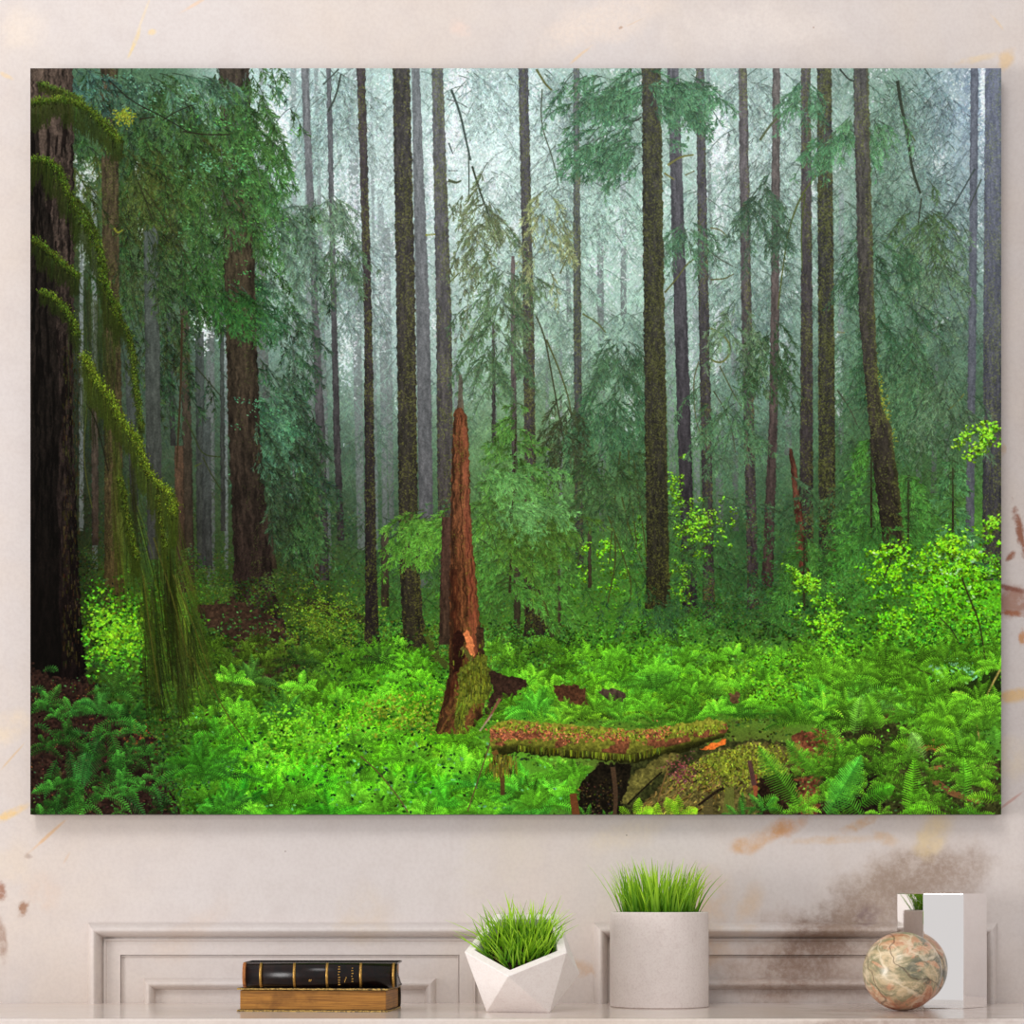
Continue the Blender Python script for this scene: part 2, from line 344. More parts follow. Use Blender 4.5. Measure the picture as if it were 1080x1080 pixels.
    # dead side branches and mossy arcs between them
    for P, w0, w1, c in [([(475, 92), (485, 118), (492, 150), (497, 172)], 2.2, 1.6, (64, 80, 76)), ([(494, 160), (495, 190), (494, 216)], 1.2, .8, (70, 84, 76)), ([(497, 172), (507, 205), (520, 238), (530, 262)], 1.8, 1.0, (52, 62, 48)), ([(470, 104), (484, 108), (494, 114)], 1, .6, (90, 100, 100)),
                         ([(565, 72), (576, 90), (583, 96)], 2.2, 1.5, (92, 98, 52)), ([(572, 90), (570, 130), (584, 170), (590, 200)], 1.1, .6, (70, 82, 66)), ([(703, 175), (718, 165), (733, 163)], 2.2, 1.2, (116, 118, 60)), ([(700, 182), (712, 190)], 1.6, .9, (116, 118, 60)), ([(664, 128), (672, 127), (677, 123)], 1.6, 1.4, (62, 66, 60)),
                         ([(722, 185), (733, 180)], 1.4, 1, (92, 88, 50)), ([(700, 310), (715, 292), (727, 275), (736, 272)], 1.6, .9, (92, 98, 52)), ([(748, 240), (760, 242), (769, 252)], 1.4, .7, (98, 100, 62)), ([(748, 295), (765, 294), (775, 288)], 1.4, .6, (92, 96, 58)), ([(745, 262), (757, 272), (775, 282)], 1, .6, (70, 78, 66)),
                         ([(747, 345), (762, 352), (771, 364), (768, 378), (758, 384), (747, 377)], 1.8, 1.6, (98, 106, 52)), ([(758, 384), (766, 400), (776, 420), (783, 430)], 1.2, .7, (74, 82, 48)), ([(738, 378), (731, 400), (733, 440), (740, 462)], 1., .7, (88, 92, 60)), ([(751, 410), (764, 430), (772, 452), (776, 480)], 1., .6, (64, 70, 46)),
                         ([(800, 150), (815, 128), (838, 112), (852, 100)], 2.2, 1.3, (86, 98, 66)), ([(863, 182), (845, 205), (832, 240), (826, 280), (820, 330)], 1.6, 1.0, (84, 98, 46)), ([(850, 200), (845, 235), (846, 290)], 1.2, .7, (78, 92, 46)), ([(946, 82), (951, 115), (957, 140), (962, 180), (972, 207)], 3.2, 2.2, (54, 64, 52)), ([(957, 135), (966, 150)], 1.6, .7, (80, 96, 52)), ([(972, 207), (968, 240)], 1.5, .8, (56, 64, 50)),
                         ([(1030, 175), (1010, 210), (993, 235)], 1.6, .9, (66, 80, 80)), ([(1036, 187), (1025, 212), (1020, 225)], 1.2, .6, (66, 80, 70)), ([(885, 72), (895, 84), (902, 86)], 1.6, 1, (50, 56, 50)), ([(882, 350), (892, 351)], 1.8, .8, (118, 122, 80)), ([(882, 410), (896, 430), (905, 450)], 1.4, .7, (60, 68, 48)), ([(1018, 414), (1008, 426), (990, 440)], 1.4, .8, (98, 108, 50)),
                         ([(564, 330), (575, 355), (580, 385), (590, 440), (596, 470)], 1.3, 1.3, (60, 66, 44)), ([(575, 355), (590, 390), (600, 420), (603, 440)], 1.6, .9, (76, 84, 46)), ([(590, 290), (598, 272), (605, 262)], 1.3, .8, (92, 100, 66)), ([(472, 300), (485, 287)], 1.4, .8, (90, 100, 50)), ([(448, 248), (460, 247)], 2, 1.4, (128, 134, 50)), ([(472, 180), (484, 180)], 1.4, .5, (90, 100, 100)),
                         ([(340, 90), (352, 78), (358, 72)], 1.4, 1, (62, 74, 68)), ([(345, 120), (355, 100), (360, 76)], 1.8, 1.3, (58, 70, 62)), ([(290, 130), (302, 116), (312, 112)], .9, .5, (90, 110, 112)), ([(613, 330), (630, 340), (640, 352)], 1.6, .9, (90, 104, 58)), ([(473, 150), (478, 163)], 1.6, .5, (70, 84, 84)), ([(472, 190), (482, 193), (487, 190)], 3.4, 1.2, (72, 84, 60)), ([(473, 215), (478, 222), (477, 226)], 2.6, 1, (66, 76, 60))]:
        limb(P, w0, w1, c)
    # lit hanging curtain boughs
    for (cx, cy, rx, ry, n, col) in [(508, 240, 16, 60, 30, (92, 108, 70)), (530, 300, 20, 34, 30, (84, 112, 74)), (520, 370, 22, 36, 34, (70, 104, 66)), (578, 225, 14, 40, 18, (128, 142, 92)), (650, 375, 26, 20, 34, (62, 98, 66)), (640, 440, 28, 36, 60, (56, 100, 62)), (598, 460, 9, 40, 24, (54, 66, 40)), (330, 215, 18, 10, 14, (104, 138, 112)), (355, 268, 14, 16, 18, (74, 108, 74)), (345, 210, 14, 10, 14, (90, 124, 96)),
                                     (800, 220, 14, 30, 30, (62, 94, 70)), (812, 370, 12, 40, 34, (50, 80, 46)), (975, 240, 14, 30, 26, (72, 104, 62)), (985, 280, 20, 40, 34, (88, 122, 88)), (915, 130, 20, 8, 16, (84, 138, 92)), (885, 145, 20, 10, 18, (76, 134, 88)), (926, 280, 20, 40, 40, (58, 96, 64)), (935, 380, 16, 50, 44, (52, 92, 58)), (965, 400, 22, 40, 36, (72, 112, 72)), (1000, 430, 20, 30, 30, (78, 112, 78)), (845, 95, 14, 10, 16, (78, 130, 92)), (775, 340, 16, 30, 16, (92, 126, 88)), (770, 440, 20, 30, 30, (72, 116, 74)), (725, 245, 12, 14, 14, (74, 118, 84))]:
        x, y = R.normal(cx, rx * .6, n), R.normal(cy, ry * .6, n)
        s = np.where(x > cx + R.normal(0, rx * .5, n), 1, -1)
        an = U(.4, 1.2, n); an = np.where(s > 0, an, np.pi - an)
        branches(np.stack([x, y, an, U(16, 34, n), U(.3, .8, n)], 1)[np.argsort(-y)], twig=11, need=3.2, col=col, dark=.6, lite=1.32, stem=(48, 52, 36), a=.92, grav=.75)
    # crown hanging over the thick middle trunk
    trunk([(72, 677, 697), (330, 679, 701), (590, 682, 706), (642, 680, 708)], (58, 56, 54), (38, 36, 26), (150, 176, 180), .12, 0, .4, moss=.5, mossc=(92, 98, 34), k=21, edge=.9, rim=.25)
    for cx, cy, n, rx in [(690, 92, 54, 30), (650, 100, 34, 34), (715, 105, 30, 24), (640, 150, 30, 26), (665, 165, 16, 16)]:
        x, y = R.normal(cx, rx * .6, n), R.normal(cy, 12, n)
        an = np.where(x > 682, U(.1, .8, n), np.pi - U(.1, .8, n))
        branches(np.stack([x, y, an, U(18, 36, n), U(.2, .6, n)], 1)[np.argsort(-y)], twig=11, need=3.2, col=(78, 128, 92), dark=.5, lite=1.3, stem=(48, 54, 40))
    trunk([(72, 414, 432), (330, 418, 438), (590, 421, 441), (650, 424, 446), (680, 425, 452), (698, 423, 462)], (58, 54, 56), (40, 36, 26), (150, 176, 180), .12, 0, .38, moss=.44, mossc=(104, 108, 36), k=22, edge=.8)
    limb([(449, 670), (458, 685), (470, 700), (474, 705)], 5, 8, (72, 84, 26), (66, 72, 28))
    # leaning mossy trunk on the right
    trunk([(72, 900, 916), (200, 903, 919), (330, 906, 923), (400, 912, 926), (430, 915, 930), (450, 917, 940), (475, 919, 943), (500, 922, 947), (560, 930, 953), (592, 935, 957)], (76, 72, 72), (44, 38, 28), (150, 176, 180), .16, 0, .4, moss=.36, mossc=(104, 116, 36), k=23, edge=.9, rim=.35)
    leaves(A([924., 929, 932, 936, 940, 922, 918]), A([392., 412, 425, 440, 462, 400, 420]), 40, 2.2, 7, 2.4, (124, 138, 40))
    trunk([(473, 832, 835), (490, 834, 840), (540, 838, 846), (604, 841, 854)], (92, 54, 40), (92, 48, 34), streak=.5, k=24)

    # ---------- 5 understory: dim green wall behind the trunks' feet
    n = 9000
    x, y = U(60, 1056, n), 520 + 150 * R.random(n) ** .8
    m = (fbm(x / 40, y / 30, 1) + (y - 520) / 260) > .62
    x, y = x[m], y[m]
    leaves(x, y, 2, 2., 2., 3., base(x, y) * (.75 + .5 * fbm(x / 12, y / 9, 3))[:, None], a=.85)
    boughs(120, 480, 1000, 500, 610, 20, 40, twig=12, need=3.2, dark=.6, lite=1.25, stem=(48, 46, 34), a=.9)
    boughs(60, 390, 480, 540, 650, 16, 30, twig=9, need=3, dark=.6, lite=1.2, stem=(40, 42, 30), a=.85)
    for k, (a0, a1, b0, b1, y0, y1) in enumerate([(542, 549, 542, 549, 575, 678), (553, 556, 553, 556, 560, 650), (588, 591, 589, 592, 600, 668), (620, 624, 620, 624, 560, 620), (329, 335, 330, 336, 500, 622), (184, 194, 186, 196, 470, 625), (190, 199, 196, 206, 320, 625), (96, 103, 97, 104, 430, 575), (402, 410, 402, 410, 560, 640), (272, 284, 284, 292, 540, 600)]):
        trunk([(y0, a0, a1), (y1, b0, b1)], (62, 48, 40) if k not in (4, 5) else (84, 50, 36), (48, 36, 28), (110, 140, 110), .12, 0, .35, k=30 + k, a=.9)

    # ---------- 6 left group
    trunk([(72, 106, 124), (330, 108, 126), (450, 110, 129), (590, 110, 130), (650, 109, 133)], (68, 58, 42), (60, 50, 26), (120, 150, 140), .05, 0, .45, moss=.36, mossc=(72, 80, 30), k=41)
    trunk([(200, 151, 166), (520, 155, 171), (590, 156, 170)], (62, 72, 64), (48, 48, 44), (120, 150, 140), .2, .05, .3, k=42)
    for k, (a0, a1, b0, b1, y0, y1) in enumerate([(206, 215, 208, 218, 350, 600), (232, 236, 233, 238, 300, 560), (214, 222, 213, 224, 440, 600), (132, 142, 138, 146, 380, 540), (175, 180, 180, 186, 330, 470)]):
        trunk([(y0, a0, a1), (y1, b0, b1)], (60, 68, 66), (46, 46, 44), (110, 140, 130), .1, 0, .3, k=50 + k, a=.9)
    trunk([(72, 231, 263), (330, 238, 270), (450, 241, 274), (590, 247, 286), (625, 246, 291), (645, 243, 296), (664, 236, 303)], (62, 54, 46), (36, 26, 24), (120, 140, 130), .05, 0, .5, moss=.22, mossc=(70, 82, 32), k=43, edge=1.)
    # foliage of the upper left
    def mass(n, cx, cy, rx, ry, col, am, asd, l0=20, l1=42, **kw):
        if cx < 300 and cy < 400: n = int(n * .68)
        x, y = R.normal(cx, rx, n), R.normal(cy, ry, n)
        o = np.argsort(-y + R.normal(0, 20, n))
        branches(np.stack([x, y, R.normal(am, asd, n), U(l0, l1, n), U(.15, .6, n)], 1)[o], col=col, **kw)
    kw = dict(twig=13, need=3.4, dark=.34, lite=1.36, stem=(40, 42, 26), hue=5, grav=.7)
    mass(70, 120, 115, 34, 26, (54, 84, 56), 1.0, .6, **kw)
    mass(90, 160, 130, 36, 30, (54, 92, 46), 1.0, .5, **kw)
    mass(110, 210, 140, 34, 38, (60, 100, 46), 1.0, .4, **kw)
    mass(90, 150, 190, 34, 26, (66, 84, 34), 1.0, .4, **kw)
    mass(100, 205, 210, 36, 34, (54, 90, 38), 1.0, .4, **kw)
    mass(60, 258, 200, 14, 44, (58, 102, 46), 1.0, .4, **kw)
    mass(70, 190, 280, 30, 26, (50, 88, 42), .85, .4, **kw)
    mass(60, 225, 290, 22, 26, (48, 90, 38), .85, .4, **kw)
    mass(24, 245, 320, 14, 14, (46, 98, 40), .8, .4, **kw)
    mass(26, 285, 205, 10, 30, (60, 112, 54), .85, .4, **kw)
    mass(40, 70, 80, 26, 8, (64, 108, 92), .9, .6, **kw)
    mass(50, 175, 360, 20, 40, (44, 72, 44), 1.1, .4, dens=.7, **kw)
    mass(34, 150, 320, 20, 40, (52, 70, 36), 1.1, .4, dens=.7, **kw)
    mass(34, 298, 380, 14, 50, (56, 86, 62), .9, .3, **kw)
    mass(24, 294, 440, 12, 30, (58, 98, 66), .8, .35, **kw)
    mass(34, 312, 470, 10, 34, (50, 80, 54), .9, .3, **kw)
    mass(24, 296, 520, 10, 34, (44, 66, 40), 1., .3, **kw)
    mass(26, 315, 530, 8, 26, (54, 90, 46), 1., .3, **kw)
    mass(26, 262, 440, 10, 20, (62, 120, 80), .6, .5, **kw)
    mass(22, 275, 330, 10, 20, (52, 100, 60), .8, .4, **kw)
    mass(30, 300, 260, 12, 30, (88, 124, 100), .9, .4, a=.85, **kw)
    trunk([(72, 106, 124), (330, 108, 126), (450, 110, 129), (590, 110, 130), (650, 109, 133)], (68, 58, 42), (60, 50, 26), (120, 150, 140), .05, 0, .45, moss=.40, mossc=(72, 80, 30), k=41, y_from=165)
    trunk([(200, 151, 166), (520, 155, 171), (590, 156, 170)], (66, 76, 70), (48, 48, 44), (120, 150, 140), .2, .05, .3, k=42, y_from=240)
    mass(30, 140, 200, 22, 30, (60, 78, 34), 1.1, .3, dens=.6, **kw); mass(30, 160, 290, 22, 30, (50, 76, 40), 1.1, .3, dens=.6, **kw)
    BT = [(200, 234, 266), (330, 238, 270), (450, 241, 274), (590, 247, 286), (625, 246, 291), (645, 243, 296), (668, 234, 305)]
    trunk(BT, (66, 58, 40), (36, 26, 24), (120, 140, 130), .05, 0, .5, moss=.2, mossc=(64, 78, 30), k=43, edge=1.)
    mass(46, 240, 100, 22, 20, (62, 106, 52), 1., .4, **kw); mass(34, 250, 150, 18, 20, (62, 112, 50), .95, .4, **kw); mass(30, 170, 85, 40, 8, (70, 112, 84), .8, .5, **kw)
    mass(30, 240, 215, 14, 20, (58, 100, 46), 1., .3, **kw)
    mass(26, 240, 315, 12, 12, (48, 104, 42), .8, .3, **kw)
    mass(18, 278, 445, 8, 22, (66, 112, 80), .5, .4, **kw)
    mass(10, 280, 490, 6, 20, (52, 80, 52), .8, .4, **kw)
    # bright leaf sprays with a bluish shine
    for cx, cy, n, col in [(150, 92, 24, (100, 160, 128)), (200, 102, 20, (112, 168, 142)), (180, 118, 18, (86, 146, 100)), (232, 130, 22, (78, 158, 70)), (245, 175, 20, (84, 164, 90)), (215, 172, 20, (92, 160, 120)), (120, 84, 14, (84, 136, 112)), (50, 76, 12, (110, 160, 148)), (262, 200, 16, (80, 150, 66)), (205, 180, 10, (96, 160, 110)), (272, 235, 14, (70, 140, 56)), (185, 240, 12, (80, 140, 80)), (268, 150, 14, (88, 168, 72)), (250, 290, 12, (70, 150, 66)), (285, 440, 16, (76, 150, 96)), (262, 425, 12, (74, 146, 100))]:
        n = n // 2
        x, y = R.normal(cx, 15, n), R.normal(cy, 8, n)
        leaves(x, y, 6, 3.2, 1.8, 2.6, A(col) * .94, ang=.7, asp=.4)
    for P, w0, w1, c in [([(112, 82), (140, 108), (170, 122), (200, 140)], 1., .7, (34, 34, 26)), ([(170, 128), (185, 118), (205, 110)], .9, .5, (34, 34, 26)), ([(190, 138), (215, 142), (245, 142)], 1.2, .7, (40, 36, 26)), ([(145, 126), (165, 123)], 1.2, .6, (40, 36, 24)), ([(145, 190), (155, 215), (162, 235)], 1., .6, (40, 42, 24)), ([(150, 195), (170, 225), (190, 255), (205, 290)], .9, .5, (44, 46, 26)), ([(120, 240), (124, 246), (130, 242)], 2.2, 1.4, (112, 120, 30)),
                         ([(205, 385), (222, 405), (235, 420)], 1.2, .7, (40, 48, 30)), ([(195, 440), (205, 460), (213, 480), (235, 482)], 1.2, .8, (44, 56, 26)), ([(213, 480), (220, 495), (235, 520)], 1., .6, (44, 52, 24)), ([(205, 492), (213, 488)], 1.4, .8, (60, 74, 26)), ([(88, 420), (100, 440), (108, 470), (115, 500)], 1.1, .7, (26, 26, 18)), ([(92, 425), (88, 470), (90, 500), (98, 540)], 1.2, .8, (60, 66, 24)), ([(192, 330), (191, 400), (188, 460), (186, 500)], 2, 1.4, (56, 44, 28))]:
        limb(P, w0, w1, c)
    x, y = R.normal(132, 5, 60), R.normal(122, 5, 60)
    leaves(x, y, 3, 1.5, 1.5, 2.6, (124, 140, 30))
    # old trunk at the left edge
    trunk([(72, 20, 77), (200, 20, 78), (330, 20, 78), (450, 20, 77), (590, 20, 83), (650, 20, 86), (722, 20, 92)], (74, 62, 54), (16, 11, 10), streak=.62, k=44, edge=1.2)
    X, Y = grid(32, 120, 92, 720)
    m = (fbm(X / 3, Y / 30, 0) < .40) & (X < np.interp(Y, [72, 450, 720], [77, 76, 90]))
    put(X[m], Y[m], A((12, 9, 8.)), np.full(m.sum(), .72, np.float32))
    m = (X < 32 + 26 * np.clip((Y - 120) / 200, 0, 1) + 10 * nz(X / 5, Y / 40, 2))
    put(X[m], Y[m], A((9, 9, 7.)), np.full(m.sum(), .55, np.float32))
    n = 420
    x, y = U(66, 84, n), U(360, 700, n)
    strokes(x, y, x, y + U(2, 7, n), .8, .5, jit((46, 40, 20), n, .3, 6), a=.8)

    # ---------- 7 ground cover
    # far slopes
    def cover(n, xa, xb, ya, yb, s0, s1, k0=.7, k1=1.4, a=None, asp=.55):
        x, y = U(xa, xb, n), U(ya, yb, n)
        o = np.argsort(y); x, y = x[o], y[o]
        t = (y - 600) / 260
        sz = s0 + (s1 - s0) * np.clip(t, 0, 1)
        cl = fbm(x / 17, y / 11, 2)
        k = k0 + (k1 - k0) * np.clip((cl - .3) * 1.7 + R.normal(0, .2, n), 0, 1.1)
        c = base(x, y) * k[:, None]
        leaves(x, y, 3, sz * .7, sz * .45, sz, c, hue=7, a=a, asp=asp)
    def topline(x): return np.interp(x, [32, 90, 130, 200, 245, 300, 330, 385, 430, 520, 600, 690, 760, 830, 900, 1056], [600, 575, 640, 575, 615, 600, 610, 650, 655, 660, 655, 655, 630, 610, 600, 585])
    n = 5200
    x = U(85, 1056, n); y = topline(x) + np.abs(R.normal(0, 1, n)) * 34
    o = np.argsort(y); x, y = x[o], y[o]
    leaves(x, y, 3, 2.2, 1.6, 2.6, base(x, y) * (.62 + .75 * np.clip((fbm(x / 15, y / 9, 2) - .25) * 1.9, 0, 1))[:, None], a=.92)
    cover(4200, 90, 1056, 655, 760, 3.0, 6, .5, 1.45)
    # mound of soil under the thick left trunk, dark hollow
    soil = lambda c, v=.5: (lambda x, y: A(c, np.float32) * ((1 - v) + 2 * v * fbm(x / 2.2, y / 2.0, 3) * (.5 + fbm(x / 9, y / 7, 1)))[:, None])
    area([(203, 640), (225, 636), (247, 632), (292, 650), (322, 684), (318, 704), (296, 712), (276, 722), (258, 700), (236, 676)], soil((52, 38, 28)), 5)
    x, y = R.normal(262, 30, 150), R.normal(672, 16, 150)
    leaves(x, y, 2, 2, 1.5, 3.2, (54, 96, 40), .3)
    area([(322, 632), (360, 640), (388, 650), (386, 658), (350, 650), (324, 642)], soil((40, 34, 24)), 3, .8)
    # yellow green bush slope beside it
    n = 700
    x, y = R.normal(346, 24, n), R.normal(656, 17, n)
    leaves(x, y, 3, 2, 1.4, 2.4, (82, 112, 28), .3)
    n = 300
    x, y = R.normal(455, 30, n), R.normal(672, 10, n)
    leaves(x, y, 3, 2, 1.4, 2.6, (74, 96, 30), .25)
    trunk([(72, 376, 385), (330, 384, 392), (590, 385, 397), (660, 385, 399), (694, 383, 403)], (66, 58, 62), (32, 27, 26), (158, 182, 188), .1, 0, .34, moss=.40, k=2, y_from=420)
    trunk([(72, 414, 432), (330, 418, 438), (590, 421, 441), (650, 424, 446), (680, 425, 452), (698, 423, 462)], (58, 54, 56), (40, 36, 26), (150, 176, 180), .12, 0, .38, moss=.44, mossc=(104, 108, 36), k=22, edge=.8, y_from=420)
    limb([(446, 664), (456, 684), (468, 700), (473, 704)], 4, 7, (66, 80, 26), (62, 70, 28))
    trunk([(560, 554, 567), (635, 556, 573), (672, 552, 584)], (48, 44, 38), (40, 36, 28), streak=.4, moss=.4, k=62)
    x, y = R.normal(568, 18, 90), R.normal(672, 5, 90)
    leaves(x, y, 3, 2.4, 1.6, 3, base(x, y) * U(.6, 1.4, (90, 1)), .2)
    limb([(570, 620), (577, 650), (584, 674)], 3, 5, (70, 84, 32), (48, 52, 28))
    # bright vine maple sprays in the middle
    def maple(cx, cy, rx, ry, n, col=(126, 214, 22), size=4., m=6):
        x, y = R.normal(cx, rx * .62, n), R.normal(cy, ry * .62, n)
        q = fbm(x / 13, y / 9, 5) > .43
        x, y = x[q], y[q]; n = len(x); size = size * .82; m = 5
        o = np.argsort(y); x, y = x[o], y[o]
        leaves(x, y + 3, m, size * .8, size * .6, size, A(col) * .5, .2)
        leaves(x, y, m, size * .8, size * .5, size, col, .2, 12)
    maple(712, 505, 6, 22, 26, (112, 196, 24), 3.4); maple(736, 555, 26, 22, 90, (116, 200, 26), 3.4); maple(690, 600, 40, 14, 30, (104, 170, 30), 2.8); maple(632, 578, 16, 12, 34, (118, 206, 26), 3.4); maple(634, 620, 26, 18, 50, (100, 176, 30), 3.2); maple(720, 610, 12, 30, 34, (112, 180, 36), 2.8); maple(672, 560, 8, 40, 30, (84, 150, 34), 3)
    for P in [[(640, 540), (655, 580), (668, 620), (662, 640)], [(655, 520), (664, 560), (680, 600), (688, 622)], [(648, 560), (650, 590), (640, 640)], [(660, 500), (668, 540), (672, 580)], [(663, 470), (664, 520), (660, 575)], [(655, 470), (648, 530), (642, 600)], [(668, 480), (676, 540), (684, 600)]]:
        limb(P, 1.2, .7, (62, 66, 26))
    boughs(40, 620, 680, 470, 540, 20, 40, twig=11, need=3.2, dark=.5, lite=1.2, stem=(50, 52, 28), col=(60, 96, 50))
    trunk([(72, 677, 697), (330, 679, 701), (590, 682, 706), (642, 680, 708)], (58, 56, 54), (38, 36, 26), (150, 176, 180), .12, 0, .4, moss=.5, mossc=(92, 98, 34), k=21, edge=.9, rim=.25, y_from=300)
    mass(34, 690, 634, 22, 14, (52, 92, 46), 1.2, 1., 14, 26, twig=9, need=3, dark=.5, lite=1.25, stem=None)
    # saplings
    def sapling(cx, top, bot, half, n, col, stem=(44, 34, 24), sd=.0):
        limb([(cx, top), (cx + sd, bot)], .8, 2.2, stem)
        t = np.sort(R.random(n))[::-1]
        y = top + (bot - top) * t * .92
        s = R.choice([-1, 1], n)
        an = U(-.1, .55, n); an = np.where(s > 0, an, np.pi - an)
        ln = half * (.22 + .78 * t) * U(.55, 1.1, n)
        branches(np.stack([cx + sd * t, y, an, ln, U(.2, .55, n)], 1), twig=10, need=3.2, col=col, dark=.5, lite=1.35, stem=(60, 58, 30), dens=1.2)
    sapling(919, 462, 600, 62, 70, (64, 128, 42)); sapling(1005, 485, 600, 40, 44, (66, 124, 66)); sapling(958, 500, 610, 60, 50, (66, 132, 44)); sapling(848, 560, 650, 50, 50, (58, 106, 40))
    trunk([(72, 900, 916), (200, 903, 919), (330, 906, 923), (400, 912, 926), (430, 915, 930), (450, 917, 940), (475, 919, 943), (500, 922, 947), (560, 930, 953), (592, 935, 957)], (76, 72, 72), (44, 38, 28), (150, 176, 180), .16, 0, .4, moss=.36, mossc=(104, 116, 36), k=23, edge=.9, rim=.35, y_from=360)
    mass(26, 920, 570, 14, 14, (56, 112, 40), 1., .8, 18, 30, twig=10, need=3.2, dark=.5, lite=1.25, stem=None)
    sapling(545, 424, 640, 88, 84, (72, 126, 46), sd=-8)
    mass(40, 470, 555, 26, 12, (80, 142, 40), 2.5, .3, 24, 44, twig=11, need=3.4, dark=.5, lite=1.3, stem=(60, 58, 30))
    mass(46, 545, 555, 24, 16, (72, 114, 36), .8, .5, 24, 44, twig=12, need=3.4, dark=.5, lite=1.25, stem=(60, 58, 30))
    mass(26, 540, 500, 20, 6, (84, 146, 66), .4, .5, 20, 36, twig=10, need=3.2, dark=.6, lite=1.3, stem=None)
    mass(26, 540, 535, 26, 5, (88, 150, 72), .4, .5, 20, 36, twig=10, need=3.2, dark=.6, lite=1.3, stem=None)
    # ferns from far to near
    F = []
    for i in range(1500):
        x = U(190, 1056); y = 672 + 190 * R.random() ** .9
        if x < 250 and y > 700 and R.random() < .6: continue
        F.append((x, y))
    F.sort(key=lambda p: p[1])
    def fern(x, y, s, n=8, col=None, lo=-2.95, hi=-.2, bend=.35, mul=1., pin=.17, shade=.5):
        if s > 36 and n >= 9: s, n = s * .82, int(n * 1.5)
        c = (base(A([x]), A([y]))[0] * A([.98, 1.07, .9]) * mul) if col is None else A(col)
        c = np.clip(c * (1 + R.normal(0, .12)), 0, 255)
        f = fan(x, y, n, s, lo, hi, bend)
        cc = c * A([1.16, 1.03, .82]) * (1 + R.normal(0, .15, (n, 1)))
        fronds(f, cc, step=1.5 + s / 60, pin=pin, wid=.95, shade=shade)
    last = 655
    for x, y in F:
        if y - last > 8:
            cover(130, 190, 1056, last - 2, y + 6, 2.2, 4.6, .45, 1.45)
            last = y
        if 455 < x < 520 and y < 775: continue
        if 515 < x < 840 and y > 752: continue
        if x > 830 and y > 745: continue
        fern(x, y + 6, (14 + 20 * (y - 672) / 190) * U(.7, 1.3), int(U(6, 10)), mul=U(.7, 1.45), pin=U(.16, .24))
    for x, y, s, n, c in [(690, 728, 52, 13, (66, 158, 44)), (690, 724, 46, 10, (80, 176, 50)), (740, 730, 40, 9, (78, 160, 40)), (562, 756, 44, 12, (66, 166, 48)), (564, 752, 40, 9, (78, 180, 52)), (630, 748, 26, 9, (98, 190, 40)), (780, 755, 44, 12, (70, 158, 44)), (735, 758, 34, 9, (70, 164, 40)), (300, 756, 40, 10, (48, 112, 44)), (265, 720, 38, 9, (52, 108, 44)), (315, 700, 30, 8, (52, 104, 44)), (400, 700, 30, 8, (56, 110, 44))]:
        fern(x, y, s, n, c)
    # lush mid-bottom meadow of fern tips
    for x, y, s, n, c in [(270, 800, 46, 11, (74, 186, 34)), (330, 830, 54, 12, (66, 190, 34)), (380, 800, 40, 10, (92, 196, 34)), (430, 840, 52, 12, (64, 180, 36)), (405, 780, 44, 10, (84, 184, 36)), (250, 850, 56, 10, (40, 150, 36)), (470, 850, 46, 10, (60, 168, 40)), (445, 800, 30, 9, (112, 196, 40)), (500, 830, 44, 10, (58, 168, 48)), (350, 866, 60, 12, (58, 180, 36)), (300, 868, 50, 10, (70, 180, 36)), (550, 840, 52, 11, (70, 186, 50)), (585, 850, 48, 11, (76, 190, 46)), (560, 866, 50, 11, (58, 160, 50)), (590, 820, 34, 9, (92, 206, 46)), (405, 862, 52, 11, (74, 196, 36))]:
        fern(x, y, s, n, c)
    Q = sorted([(U(215, 620), U(715, 862)) for i in range(70)] + [(U(620, 860), U(690, 752)) for i in range(34)], key=lambda p: p[1])
    for x, y in Q:
        if 452 < x < 522 and y < 780 or 512 < x < 760 and 752 < y < 812: continue
        fern(x, y, U(22, 36) * (.6 + .5 * (y - 690) / 170), int(U(7, 11)), A((86, 186, 42)) * U(.75, 1.2), -2.7, -.45, .4, pin=.22, shade=.62)
    x, y = R.normal(430, 34, 200), R.normal(752, 10, 200)
    leaves(x, y, 3, 2.4, 1.8, 3.6, (116, 142, 34), .25)
    x, y = R.normal(310, 40, 260), R.normal(775, 18, 260)
    leaves(x, y, 3, 2.6, 2., 4., (108, 186, 34), .2)
    x, y = R.normal(400, 100, 90), R.normal(815, 26, 90)
    leaves(x[:50], y[:50], 2, 3, 2, 4, (96, 168, 100), .2)
    x, y = R.normal(390, 90, 110), R.normal(800, 34, 110)
    leaves(x, y, 2, 3, 2, 4.5, (28, 62, 22), .3)
    for P in [[(378, 795), (400, 815), (420, 840), (432, 859)], [(518, 780), (505, 820), (492, 859)]]:
        limb(P, 1.1, .9, (92, 74, 46))

    # ---------- 8 snag, logs
    trunk([(545, 466, 476), (620, 464, 478), (680, 463, 480)], (78, 52, 42), (60, 46, 34), streak=.4, k=70)
    trunk([(395, 484, 487), (436, 482, 489)], (92, 84, 76), (88, 66, 50), streak=.3, k=71, a=.8)
    ST = [(430, 482, 487), (436, 479, 491), (455, 477, 494), (500, 476, 495), (560, 475, 497), (620, 474, 503), (660, 474, 506), (690, 474, 508), (712, 473, 510), (735, 468, 512), (755, 463, 508), (774, 458, 494)]
    trunk(ST, (112, 62, 36), (92, 58, 32), streak=.55, moss=.26, mossc=(108, 108, 30), k=72, edge=1.)
    X, Y = grid(456, 430, 514, 776)
    xl, xr = np.interp(Y, [p[0] for p in ST], [p[1] for p in ST]), np.interp(Y, [p[0] for p in ST], [p[2] for p in ST])
    u = (X - xl) / (xr - xl)
